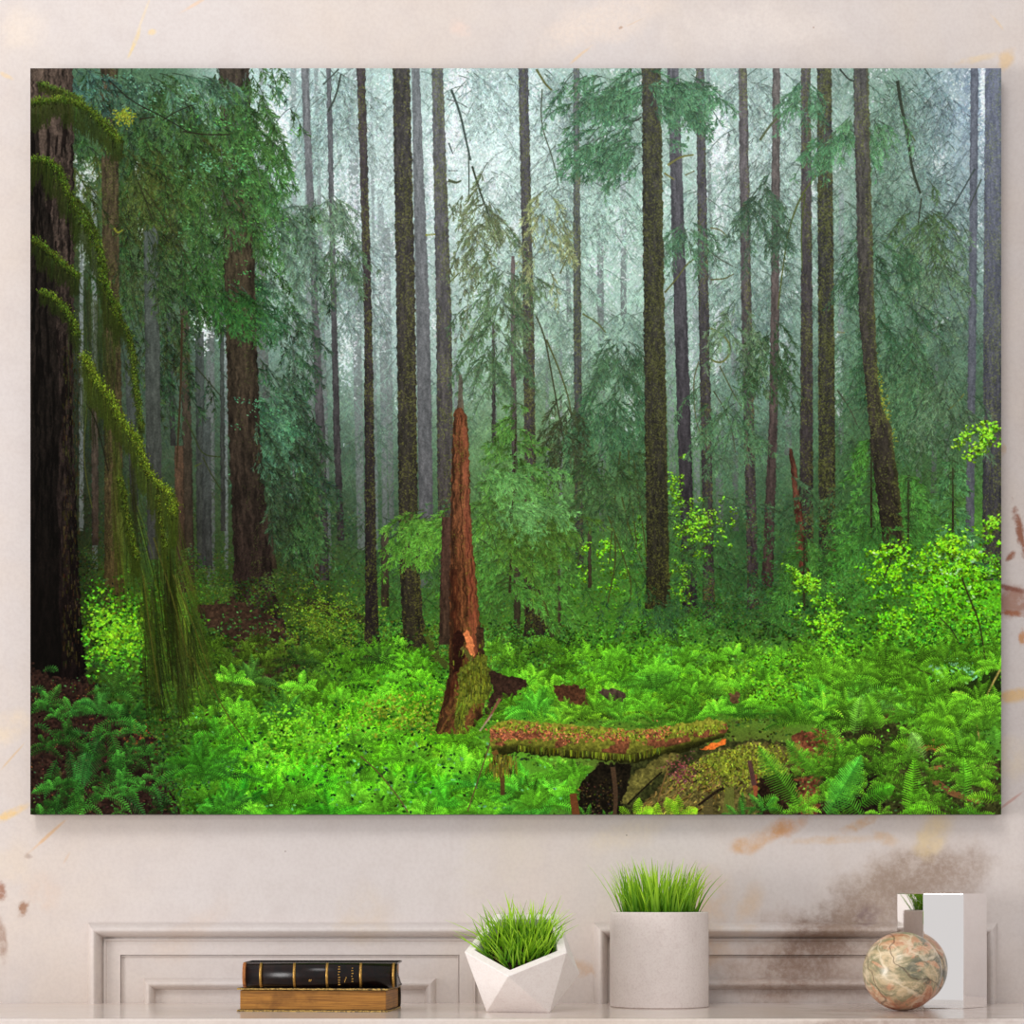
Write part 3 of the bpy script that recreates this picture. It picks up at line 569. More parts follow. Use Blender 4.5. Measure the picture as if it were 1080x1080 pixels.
    for lo, hi, y0, y1, col, al in [(0, .14, 436, 774, (44, 28, 18), .7), (.54, .59, 500, 650, (40, 20, 12), .6), (.70, .98, 450, 690, (148, 74, 50), .55), (.36, .41, 560, 700, (52, 28, 16), .4), (.1, .34, 600, 735, (58, 26, 16), .6), (.78, .84, 540, 640, (70, 30, 20), .6)]:
        wv = (nz(Y / 9, Y * 0 + lo * 50, 1) - .5) * .16
        m = (u > lo + wv) & (u < hi + wv) & (Y > y0) & (Y < y1) & (u < 1) & (u > 0) & (nz(X / 1.4, Y / 16, 2) > .22)
        put(X[m], Y[m], A(col, float) * (.7 + .6 * nz(X[m] / 1.2, Y[m] / 10, 5))[:, None], np.full(m.sum(), al, np.float32))
    area([(488, 668), (493, 664), (500, 680), (500, 692), (496, 690)], soil((216, 124, 72), .3), 1.5)
    area([(478, 668), (487, 664), (492, 690), (484, 705), (478, 712)], soil((40, 20, 14), .3), 2)
    limb([(486, 682), (492, 688), (498, 697)], 4, 4.5, (108, 108, 48), (70, 80, 32))
    area([(502, 660), (510, 662), (510, 690), (503, 690)], soil((58, 40, 26)), 1.5)
    area([(484, 705), (492, 700), (505, 690), (514, 692), (517, 725), (514, 738), (500, 742), (488, 760), (480, 770), (482, 735)], soil((84, 92, 26), .6), 3)
    n = 320
    x, y = R.normal(501, 8, n), R.normal(715, 15, n)
    strokes(x, y, x + R.normal(0, .6, n), y + U(2, 8, n), 1.1, .5, jit((98, 108, 28), n, .3), a=.8)
    strokes(U(483, 492, 100), U(735, 770, 100), U(480, 490, 100), U(740, 776, 100), 1, .5, jit((92, 106, 28), 100, .3), a=.8)
    area([(514, 708), (535, 712), (552, 716), (556, 724), (540, 735), (525, 738), (516, 752), (510, 750), (520, 730)], soil((50, 34, 26)), 3)
    for x, y in [(462, 780), (478, 782), (494, 778), (508, 772), (540, 742), (522, 758)]: fern(x, y, 18, 7)
    limb([(528, 735), (520, 750), (510, 765)], 3, 1.6, (128, 84, 62)); limb([(505, 772), (520, 752)], 1.5, 1.2, (170, 150, 130))
    fern(566, 752, 40, 10, (70, 172, 48), -2.9, -1.2)
    for P, c in [([(584, 724), (600, 721), (618, 726), (622, 742), (604, 744), (588, 738)], (74, 46, 30)), ([(630, 728), (648, 726), (660, 732), (658, 740), (640, 738)], (70, 56, 46)), ([(770, 732), (780, 730), (780, 742), (771, 742)], (84, 62, 40))]:
        area(P, soil(c), 2)
    fern(596, 750, 20, 8, (90, 176, 44)); fern(645, 746, 20, 8, (84, 170, 44)); fern(628, 748, 24, 8, (98, 190, 44)); fern(610, 756, 24, 8, (90, 170, 40)); fern(655, 760, 26, 8, (70, 150, 40)); fern(690, 764, 26, 8, (70, 150, 40)); fern(590, 764, 22, 8, (100, 184, 44)); fern(720, 762, 30, 9, (80, 168, 40)); fern(570, 764, 22, 8, (90, 180, 40))
    # shaded bank and the root mass under the fallen log
    area([(608, 862), (612, 830), (630, 806), (662, 803), (705, 790), (768, 782), (800, 778), (836, 786), (858, 770), (900, 752), (960, 765), (1000, 790), (1060, 800), (1060, 862)], soil((52, 56, 26), .6), 3)
    area([(610, 862), (612, 826), (634, 805), (668, 806), (660, 835), (656, 862)], soil((24, 20, 13), .7), 2)
    x, y = U(612, 660, 90), U(822, 859, 90)
    leaves(x, y, 2, 2, 2, 2.6, (52, 46, 24), .5)
    for x, y in [(618, 866), (640, 868)]: fern(x, y, 22, 6, (60, 140, 44))
    area([(655, 846), (668, 815), (690, 802), (712, 790), (720, 795), (700, 815), (680, 832), (660, 850)], soil((96, 92, 42), .5), 2)
    area([(664, 862), (690, 836), (715, 812), (745, 796), (790, 782), (822, 784), (850, 806), (846, 834), (800, 862)], soil((92, 84, 42), .6), 3)
    n = 2600
    x, y = R.normal(765, 40, n), R.normal(803, 15, n)
    m = poly_mask([(664, 862), (690, 836), (715, 812), (745, 796), (790, 782), (822, 784), (850, 806), (846, 834), (800, 850)], x, y)
    x, y = x[m], y[m]; n = len(x)
    strokes(x, y, x + R.normal(0, 1.5, n), y + U(.6, 3, n), 1.2, .7, jit((116, 128, 36), n, .3))
    n = 500
    x, y = U(665, 760, n), U(800, 860, n)
    m = poly_mask([(664, 862), (690, 836), (715, 812), (745, 800), (770, 830), (740, 862)], x, y); x, y = x[m], y[m]; n = len(x)
    strokes(x, y, x + R.normal(-3, 2, n), y + U(1, 5, n), .9, .5, jit((120, 100, 48), n, .35))
    for P, w0, w1, c0 in [([(702, 770), (708, 800), (698, 830), (690, 859)], 1.6, 1, (120, 92, 50)), ([(708, 775), (704, 820), (700, 850)], 1.2, .8, (112, 100, 48)), ([(646, 806), (650, 840), (648, 862)], 5, 4, (72, 54, 38)), ([(747, 836), (747, 862)], 9, 10, (84, 76, 42)), ([(770, 828), (768, 862)], 8, 13, (98, 104, 44)), ([(795, 815), (798, 842)], 6, 4, (146, 78, 48)), ([(604, 835), (608, 862)], 7, 8, (104, 60, 32)), ([(660, 850), (680, 830), (700, 812)], 1.5, 1, (18, 14, 10)), ([(790, 800), (796, 830)], 4, 5, (84, 56, 52)), ([(735, 850), (755, 835), (765, 830)], 2, 3, (30, 22, 16))]:
        limb(P, w0, w1, c0)
    x, y = R.normal(718, 8, 90), R.normal(812, 8, 90)
    leaves(x, y, 2, 2, 2, 2.6, (116, 62, 62), .3)
    # fallen mossy log
    LG = [(516, 768), (528, 760), (545, 759), (580, 763), (615, 765), (665, 770), (700, 766), (725, 762), (750, 757), (768, 762), (766, 775), (742, 786), (725, 792), (703, 795), (680, 803), (655, 804), (627, 801), (585, 798), (545, 793), (528, 797), (518, 792)]
    def logc(x, y):
        top = np.interp(x, [516, 545, 615, 665, 715, 768], [763, 759, 765, 770, 764, 760]); bot = np.interp(x, [516, 545, 627, 665, 703, 768], [796, 793, 801, 804, 795, 776])
        v = np.clip((y - top) / (bot - top), 0, 1)
        f = fbm(x / 2.2, y / 2.2, 1); p = fbm(x / 16, y / 9, 3)
        c = A((120, 124, 38.)) * (.55 + .9 * f)[:, None]
        r = ((p > .54) & (v > .18) & (v < .75))[:, None]
        c = np.where(r, A((136, 80, 50.)) * (.45 + 1. * f)[:, None], c)
        return c * np.interp(v, [0, .3, .7, .85, 1], [1.12, 1.05, .85, .42, .26])[:, None]
    area(LG, logc, 1.8)
    n = 520
    x = U(522, 765, n); y = np.interp(x, [516, 545, 615, 665, 715, 768], [765, 761, 767, 772, 766, 762]) + U(-1, 9, n) ** 1
    strokes(x, y, x + R.normal(0, 1.2, n), y + U(.5, 4, n), 1.2, .6, jit((122, 142, 34), n, .28))
    x = U(545, 700, 160); y = np.interp(x, [545, 627, 665, 703], [790, 797, 800, 790]); strokes(x, y - 4, x, y + U(0, 4, 160), 1, .5, jit((86, 96, 24), 160, .3))
    for cx, cy, rx in [(640, 776, 16), (532, 775, 9), (690, 774, 10), (600, 775, 14), (560, 772, 10)]:
        x, y = R.normal(cx, rx, 60), R.normal(cy, 4, 60)
        leaves(x, y, 2, 1.5, 1, 3, (160, 92, 58), .3, asp=.4)
    area([(738, 790), (752, 783), (766, 779), (764, 786), (748, 791)], soil((224, 110, 40), .3), 1.2)
    limb([(520, 790), (526, 800), (530, 820), (530, 840)], 6, 4, (112, 80, 36), (72, 56, 28))
    n = 140
    x = R.normal(530, 6, n); y = U(795, 812, n)
    strokes(x, y, x + R.normal(0, 1, n), y + U(3, 10, n), 1, .5, jit((96, 92, 30), n, .3))
    # bank on the right: soil, logs, then its ferns
    for P, c in [([(835, 775), (870, 768), (895, 780), (885, 800), (850, 815), (838, 800)], (116, 66, 42)), ([(925, 735), (940, 733), (946, 752), (930, 760)], (92, 52, 36)), ([(945, 785), (990, 782), (1005, 792), (950, 792)], (138, 80, 42)), ([(880, 800), (935, 806), (930, 862), (880, 862)], (28, 22, 16)), ([(800, 820), (850, 812), (872, 862), (800, 862)], (38, 26, 18)), ([(840, 815), (865, 820), (862, 862), (845, 862)], (110, 62, 40))]:
        area(P, soil(c, .6), 4)
    limb([(985, 812), (1015, 806), (1057, 808)], 7, 8, (64, 48, 36)); limb([(980, 818), (1000, 835), (1038, 846)], 7, 6, (120, 82, 48)); limb([(975, 812), (995, 808)], 3, 4, (150, 100, 56))
    n = 420
    x, y = U(835, 1056, n), U(770, 859, n)
    leaves(x, y, 2, 3, 2, 3.4, base(x, y) * U(.5, 1.5, (n, 1)), .3)

    # ---------- 9 right-hand thicket of bright leaves
    n = 650
    x, y = U(830, 1056, n), 640 + 110 * R.random(n)
    leaves(x, y, 4, 3, 2.4, 4.2, base(x, y) * U(.45, 1.2, (n, 1)), .2)
    for x, y, s, n, c, lo, hi in [(985, 705, 74, 10, (88, 176, 40), -2.6, -.6), (1015, 700, 66, 9, (84, 170, 40), -2.5, -.7), (955, 720, 66, 11, (84, 172, 36), -2.9, -.4), (905, 735, 62, 12, (74, 166, 44), -2.9, -.4), (870, 745, 56, 11, (72, 168, 44), -2.9, -.4), (925, 752, 58, 11, (88, 178, 70), -2.8, -.4), (845, 758, 50, 11, (70, 170, 44), -2.9, -.3), (815, 742, 46, 10, (84, 176, 36), -2.9, -.3), (1040, 735, 50, 9, (70, 150, 40), -2.7, -1.)]:
        fern(x, y, s, n, c, lo, hi, .4)
    area([(985, 715), (1010, 722), (1056, 705), (1056, 742), (1030, 738), (1000, 735)], soil((22, 26, 12)), 5, .8)
    maple(1010, 590, 44, 26, 170, (124, 218, 22), 5.); maple(945, 600, 26, 18, 80, (122, 214, 22), 4.6); maple(985, 625, 50, 26, 150, (104, 198, 26), 5.); maple(1030, 650, 26, 30, 90, (100, 192, 30), 5.); maple(950, 655, 34, 20, 80, (110, 204, 30), 4.4); maple(1000, 680, 40, 20, 80, (78, 164, 34), 4.4)
    maple(1038, 462, 18, 14, 50, (130, 222, 24), 4.6); maple(1025, 470, 10, 14, 20, (130, 222, 24), 4.4); maple(1048, 555, 9, 10, 26, (126, 216, 24), 4.6); maple(860, 615, 10, 10, 22, (126, 206, 34), 4); maple(845, 608, 14, 10, 24, (124, 206, 34), 4); maple(870, 655, 20, 22, 70, (118, 206, 34), 4.); maple(880, 685, 24, 14, 60, (112, 202, 34), 4); maple(850, 690, 20, 12, 36, (108, 192, 34), 3.6); maple(830, 595, 7, 6, 10, (118, 200, 34), 3.6); maple(870, 630, 10, 8, 14, (118, 200, 34), 3.6)
    maple(815, 715, 26, 20, 80, (104, 186, 34), 4.); maple(1000, 735, 40, 6, 20, (84, 172, 40), 4)
    x, y = R.normal(1010, 34, 40), R.normal(602, 14, 40)
    leaves(x[:16], y[:16], 3, 4, 2, 4, (150, 214, 130), .12)
    x, y = A([1005., 1012, 1020, 1028, 988, 992]), A([702., 700, 704, 712, 706, 712])
    leaves(x, y, 9, 3.5, 4, 5, (120, 192, 136), .15)
    for P, w0 in [([(1013, 605), (1022, 630), (1033, 655), (1040, 700)], 1.5), ([(990, 650), (1005, 665), (1012, 680)], 1.), ([(880, 690), (878, 715), (880, 740)], 1.2), ([(1057, 702), (1043, 728), (1032, 752)], 2.), ([(1030, 760), (1034, 790), (1038, 812)], 1.6), ([(940, 590), (932, 610)], 1.2), ([(936, 690), (965, 705), (985, 712)], .9)]:
        limb(P, w0, w0 * .7, (46, 44, 24) if w0 < 1.55 else (168, 150, 78))
    for i in range(90):
        x = U(838, 1056); y = U(752, 866)
        fern(x, y, U(14, 30), int(U(5, 9)), A((96, 192, 46)) * U(.6, 1.2), mul=1., pin=.22)
    for i in range(30):
        x = U(850, 1056); y = U(690, 760)
        fern(x, y, U(22, 40), int(U(6, 9)), A((90, 178, 40)) * U(.7, 1.15), pin=.2)
    # near ferns on the bank
    for x, y, an, ln, bd, c in [(912, 862, -2.3, 70, .05, (70, 176, 52)), (870, 862, -1.1, 98, .12, (64, 182, 70)), (905, 850, -.8, 64, .35, (64, 176, 40)), (960, 862, -1.5, 72, .0, (84, 196, 40)), (1000, 862, -2.7, 50, .2, (92, 200, 40)), (1018, 845, -1.6, 52, .0, (78, 184, 48)), (1050, 845, -2.6, 40, .4, (104, 204, 44)), (1052, 835, -2.2, 34, .5, (104, 204, 44)), (830, 862, -2.2, 40, .4, (70, 170, 44)), (846, 850, -2.2, 90, .0, (70, 160, 44)), (800, 850, -.9, 40, .6, (70, 168, 50)), (970, 790, -2.5, 44, .5, (96, 208, 40)), (975, 775, -.6, 44, .6, (96, 200, 40)), (1000, 765, -2.4, 46, .45, (92, 200, 40)), (1010, 770, -2.0, 36, .45, (100, 206, 44)), (930, 785, -2.4, 40, .6, (104, 210, 40)), (955, 800, -1.2, 48, .4, (86, 176, 60)), (975, 800, -1.9, 50, .3, (110, 196, 110)), (1045, 800, -2.0, 44, .5, (92, 196, 50)), (1050, 790, -1.6, 40, .3, (78, 176, 60)), (860, 815, -2.2, 60, .15, (72, 164, 46)), (890, 800, -1.9, 56, .2, (76, 172, 46)), (930, 770, -1.9, 60, .2, (82, 176, 46)), (900, 775, -1.4, 54, .1, (96, 190, 80)), (1040, 862, -2.6, 40, .3, (60, 150, 40)), (945, 862, -.6, 46, .3, (84, 196, 40))]:
        fronds([(x, y, an, ln * .86, bd)], A(c) * A([1.28, 1.06, .8]), pin=.25, step=2.5, wid=1.25, shade=.6)
    for x, y, s in [(668, 862, 26), (715, 866, 32), (690, 868, 24)]:
        fern(x, y, s, 5, (120, 214, 34), -2.7, -.4, .3, pin=.3, shade=.8)
    for x, y, s, n in [(785, 868, 34, 6), (805, 855, 26, 5)]:
        fern(x, y, s, n, (60, 160, 56), -2.7, -.6, .3)

    # ---------- 10 bottom left: dark bank, its ferns, the hanging moss
    n = 600
    x, y = R.normal(125, 28, n), R.normal(668, 24, n)
    m = x > 88; x, y = x[m], y[m]
    leaves(x, y, 3, 3, 2, 4, (64, 128, 24), .35)
    x, y = R.normal(118, 18, 150), R.normal(668, 14, 150)
    m = x > 90; leaves(x[m], y[m], 3, 3, 2, 4.4, (108, 172, 26), .2)
    area([(30, 700), (60, 715), (92, 716), (110, 740), (142, 758), (164, 778), (176, 800), (188, 862), (30, 862)], soil((38, 25, 20), .75), 5)
    x, y = U(32, 180, 260), U(715, 859, 260)
    m = (y > 715 + (x - 92) * .75)
    leaves(x[m], y[m], 2, 2.5, 2, 2.6, (66, 42, 28), .5)
    x, y = R.normal(148, 12, 60), R.normal(772, 8, 60)
    leaves(x, y, 2, 3, 3, 3, (110, 58, 30), .3)
    x, y = U(34, 180, 60), U(715, 859, 60)
    leaves(x, y, 2, 2, 2, 2.6, (52, 92, 44), .3)
    for x, y, s, n, c, lo, hi in [(105, 752, 48, 10, (38, 92, 40), -3.0, -.2), (135, 760, 44, 9, (40, 100, 40), -2.6, -.1), (120, 730, 36, 8, (50, 104, 40), -2.8, -.2)]:
        fern(x, y, s, n, c, lo, hi, .45)
    for x, y, an, ln, bd, c in [(98, 742, -2.6, 32, .9, (42, 118, 48)), (92, 775, -2.4, 34, .8, (40, 112, 50)), (108, 770, 1.9, 66, .05, (40, 116, 50)), (115, 770, 1.25, 52, .1, (52, 140, 48)), (95, 780, 1.8, 66, .0, (46, 126, 56)), (112, 795, .75, 52, .35, (46, 128, 40)), (72, 790, 1.35, 48, .1, (42, 126, 50)), (60, 800, 1.9, 44, .1, (40, 116, 46)), (120, 765, -.5, 34, .8, (46, 122, 44)), (36, 738, -.4, 24, .9, (48, 124, 52)), (36, 765, -.5, 24, 1., (48, 124, 52)), (32, 730, -.9, 30, .9, (40, 100, 44)), (55, 830, -2.6, 26, .7, (46, 124, 52)), (80, 830, 1.7, 40, .0, (56, 150, 50)), (60, 835, 1.5, 40, .0, (50, 130, 60)), (75, 835, 1.2, 40, .0, (64, 156, 44)), (115, 800, 1.1, 44, .1, (44, 128, 50)), (125, 835, .6, 40, .2, (44, 120, 56)), (160, 825, 1.2, 34, .1, (44, 112, 56)), (160, 830, .6, 30, .2, (46, 116, 52)), (50, 850, -.9, 22, .8, (48, 124, 50)), (95, 700, -.3, 24, .7, (44, 110, 48)), (45, 708, -.8, 26, .7, (44, 110, 44)), (120, 735, -.7, 30, .8, (54, 128, 46))]:
        fronds([(x, y, an, ln * .9, bd)], A(c) * A([1.12, 1., .86]), pin=.24, step=2.3, wid=1.1, shade=.55)
    for i in range(46):
        x = U(34, 185); y = U(730, 868)
        if y < 720 + max(0, x - 90) * .8: continue
        fern(x, y, U(14, 28), int(U(4, 7)), A((44, 112, 42)) * U(.6, 1.3), -3., -.1, .5, pin=.24)
    x, y = R.normal(185, 22, 420), R.normal(800, 34, 420)
    m = x > 150 + (y - 760) * .3; leaves(x[m], y[m], 3, 3, 2, 4, base(x[m], y[m]) * 1.1, .3)
    for i in range(14):
        fern(U(195, 250), U(780, 862), U(26, 40), 7, (56, 148, 34) if i % 2 else (44, 116, 40))
    # moss curtain hanging from the long bough
    def curtain(n, xa, xb, ya, yb, dx, l0, l1, col, w=1.2, sp=6., a=.85):
        x, y = U(xa, xb, n), U(ya, yb, n)
        m = nz(x / 7, y / 90, 5) > .38
        x, y = x[m], y[m]; n = len(x)
        w, a = w * .72, a * .78
        L = U(l0, l1, n)
        g = nz(x / 5, y / 60, 2)
        c = A(col, np.float32) * (.5 + 1.15 * g + R.normal(0, .14, n))[:, None] + R.normal(0, 4, (n, 3))
        strokes(x, y, x + dx * L / 60 + R.normal(0, sp * .4, n), y + L, w, .4, c, c * .8, R.normal(0, 1.5, n), 0, a=a)
    curtain(120, 132, 186, 520, 600, 14, 50, 110, (58, 74, 20), 1., 8., a=.75); curtain(170, 142, 202, 590, 660, 18, 30, 80, (62, 78, 20), 1., 9., a=.75); curtain(150, 152, 216, 640, 710, 16, 30, 70, (58, 76, 22), .9, 9., a=.7); curtain(110, 165, 240, 690, 760, 14, 20, 50, (60, 86, 26), .7, 8., a=.65)
    curtain(60, 150, 200, 600, 700, 16, 30, 90, (94, 112, 34), .7, 8., a=.6)
    curtain(100, 150, 165, 600, 690, 6, 50, 90, (30, 38, 12), 1.6); curtain(80, 185, 205, 650, 720, 6, 40, 60, (34, 40, 14), 1.4); curtain(70, 172, 180, 560, 640, 6, 50, 90, (34, 40, 14), 1.4)
    curtain(160, 118, 140, 440, 560, 4, 40, 110, (60, 76, 18)); curtain(120, 150, 182, 510, 560, 2, 30, 90, (56, 72, 20)); curtain(120, 72, 110, 290, 360, 3, 30, 90, (40, 54, 18), 1., a=.7); curtain(90, 100, 120, 320, 420, 3, 30, 80, (44, 58, 18), 1., a=.7); curtain(60, 84, 100, 380, 420, 0, 20, 60, (52, 64, 24), 1, a=.8)
    for P in [[(200, 690), (225, 725), (238, 752), (262, 785)], [(180, 600), (205, 660), (225, 720)], [(160, 560), (185, 640), (200, 700)], [(150, 600), (160, 680), (170, 740)]]:
        limb(P, 1.2, .8, (70, 72, 24))
    # boughs wrapped in moss
    moss_limb([(40, 86), (70, 97), (88, 105)], 6, 14, 260, top=(84, 116, 34))
    moss_limb([(28, 108), (50, 105), (70, 104), (95, 114), (112, 132), (128, 150)], 9, 34, 900, top=(84, 116, 24), low=(40, 52, 16))
    moss_limb([(28, 168), (47, 166), (62, 177), (71, 202), (82, 222), (102, 252), (107, 272), (112, 305), (127, 329)], 9, 46, 1300, top=(76, 108, 20), low=(34, 46, 12))
    moss_limb([(34, 250), (52, 265), (70, 280), (83, 292)], 8, 30, 600, top=(76, 104, 20), low=(30, 40, 12))
    moss_limb([(42, 306), (55, 311), (70, 326), (80, 342), (81, 354)], 8, 24, 520, top=(80, 110, 20), low=(30, 40, 12))
    moss_limb([(117, 322), (130, 340), (139, 360), (142, 395), (150, 455)], 6, 24, 520, top=(78, 104, 20), low=(40, 52, 14))
    moss_limb([(80, 208), (92, 222), (100, 240), (103, 250)], 3, 8, 120, top=(66, 90, 20))
    moss_limb([(87, 372), (102, 400), (117, 420), (130, 447), (145, 462), (150, 485), (162, 507), (175, 515), (185, 530), (182, 544)], 10, 40, 1700, top=(100, 128, 18), low=(46, 60, 12))
    moss_limb([(126, 500), (132, 530), (140, 570), (146, 592)], 6, 30, 400, top=(78, 100, 18), low=(44, 56, 12))
    moss_limb([(166, 520), (170, 550), (175, 580)], 4, 30, 200, top=(84, 104, 20), low=(48, 58, 14))

    X, Y = grid(X0, Y0, X0 + PW, Y0 + PH)
    ds = (.13 * np.clip((620 - Y) / 80, 0, 1) + .05)[..., None]
    img[:] = img * (1 - ds) + (img @ A([.3, .59, .11], np.float32))[..., None] * A([1.06, 1.02, .96], np.float32) * ds
    img *= (1 + .26 * (nz(X / .85, Y / .95, 5) - .5) + .10 * (nz(X / 2.3, Y / 2.6, 1) - .5))[..., None]
    out = img[:h // 2 * 2, :w // 2 * 2].reshape(h // 2, 2, w // 2, 2, 3).mean((1, 3))
    return np.clip(out / 255., 0, 1)


C = bpy.context.scene.collection
PI = math.pi
rnd = random.Random(5)
F_PX, D_WALL, HOR = 2600.0, 2.64, 938.0     # focal length in pixels of the 1080 frame, camera distance, eye level row
EYE = 0.1218                                 # eye height above the shelf
SH = 1.10                                    # shelf height above the floor
MM = D_WALL / F_PX                           # metres per pixel on the wall

def wall_xz(px, py):
    return (px - 540) * MM, SH + EYE + (HOR - py) * MM

# ------------------------------------------------------------------ helpers
def obj(name, bm, m, parent=None, smooth=False, loc=None, rotz=0.0):
    me = bpy.data.meshes.new(name)
    bmesh.ops.recalc_face_normals(bm, faces=bm.faces[:])
    bm.to_mesh(me); bm.free()
    for p in me.polygons: p.use_smooth = smooth
    o = bpy.data.objects.new(name, me); C.objects.link(o)
    if m: me.materials.append(m)
    if parent: o.parent = parent
    if loc: o.location = loc
    o.rotation_euler.z = rotz
    return o

def tag(o, label, cat, group=None):
    o['label'] = label; o['category'] = cat
    if group: o['group'] = group
    return o

def thing(name, label, cat, loc=(0, 0, 0), rotz=0.0, group=None):
    o = bpy.data.objects.new(name, None); C.objects.link(o)
    o.location = loc; o.rotation_euler.z = rotz; o.empty_display_size = .02; o['kind'] = 'thing'
    return tag(o, label, cat, group)

def box(bm, x0, x1, y0, y1, z0, z1, bev=0.0, seg=2):
    r = bmesh.ops.create_cube(bm, size=1.0)
    vs = r['verts']
    for v in vs:
        v.co = Vector((x0 if v.co.x < 0 else x1, y0 if v.co.y < 0 else y1, z0 if v.co.z < 0 else z1))
    if bev:
        es = list({e for v in vs for e in v.link_edges})
        bmesh.ops.bevel(bm, geom=es, offset=bev, segments=seg, profile=.5, affect='EDGES')
    return bm

# ------------------------------------------------------------------ materials
def mat(name):
    m = bpy.data.materials.new(name); m.use_nodes = True
    nt = m.node_tree
    return m, nt, nt.nodes['Principled BSDF']

def node(nt, kind, **kw):
    n = nt.nodes.new(kind)
    for k, v in kw.items():
        if k in n.inputs: n.inputs[k].default_value = v
        else: setattr(n, k, v)
    return n

def srgb(r, g, b):
    f = lambda c: c / 12.92 if c <= .04045 else ((c + .055) / 1.055) ** 2.4
    return (f(r / 255), f(g / 255), f(b / 255), 1)

def mix(nt, fac, a, b):
    n = nt.nodes.new('ShaderNodeMix'); n.data_type = 'RGBA'
    for sock, v in ((n.inputs[0], fac), (n.inputs[6], a), (n.inputs[7], b)):
        if hasattr(v, 'is_linked'): nt.links.new(v, sock)
        else: sock.default_value = v
    return n.outputs[2]

def math_n(nt, op, a, b=0.0, c=None, clamp=False):
    n = nt.nodes.new('ShaderNodeMath'); n.operation = op; n.use_clamp = clamp
    for i, v in enumerate((a, b, c)):
        if v is None: continue
        if hasattr(v, 'is_linked'): nt.links.new(v, n.inputs[i])
        else: n.inputs[i].default_value = v
    return n.outputs[0]

def ramp(nt, v, lo, hi, a=0.0, b=1.0):
    n = nt.nodes.new('ShaderNodeMapRange'); n.interpolation_type = 'SMOOTHSTEP'
    nt.links.new(v, n.inputs[0])
    n.inputs[1].default_value, n.inputs[2].default_value, n.inputs[3].default_value, n.inputs[4].default_value = lo, hi, a, b
    return n.outputs[0]

def noise(nt, vec, scale, detail=4.0, rough=.55, dist=0.0):
    n = node(nt, 'ShaderNodeTexNoise', Scale=scale, Detail=detail, Roughness=rough, Distortion=dist)
    nt.links.new(vec, n.inputs['Vector'])
    return n

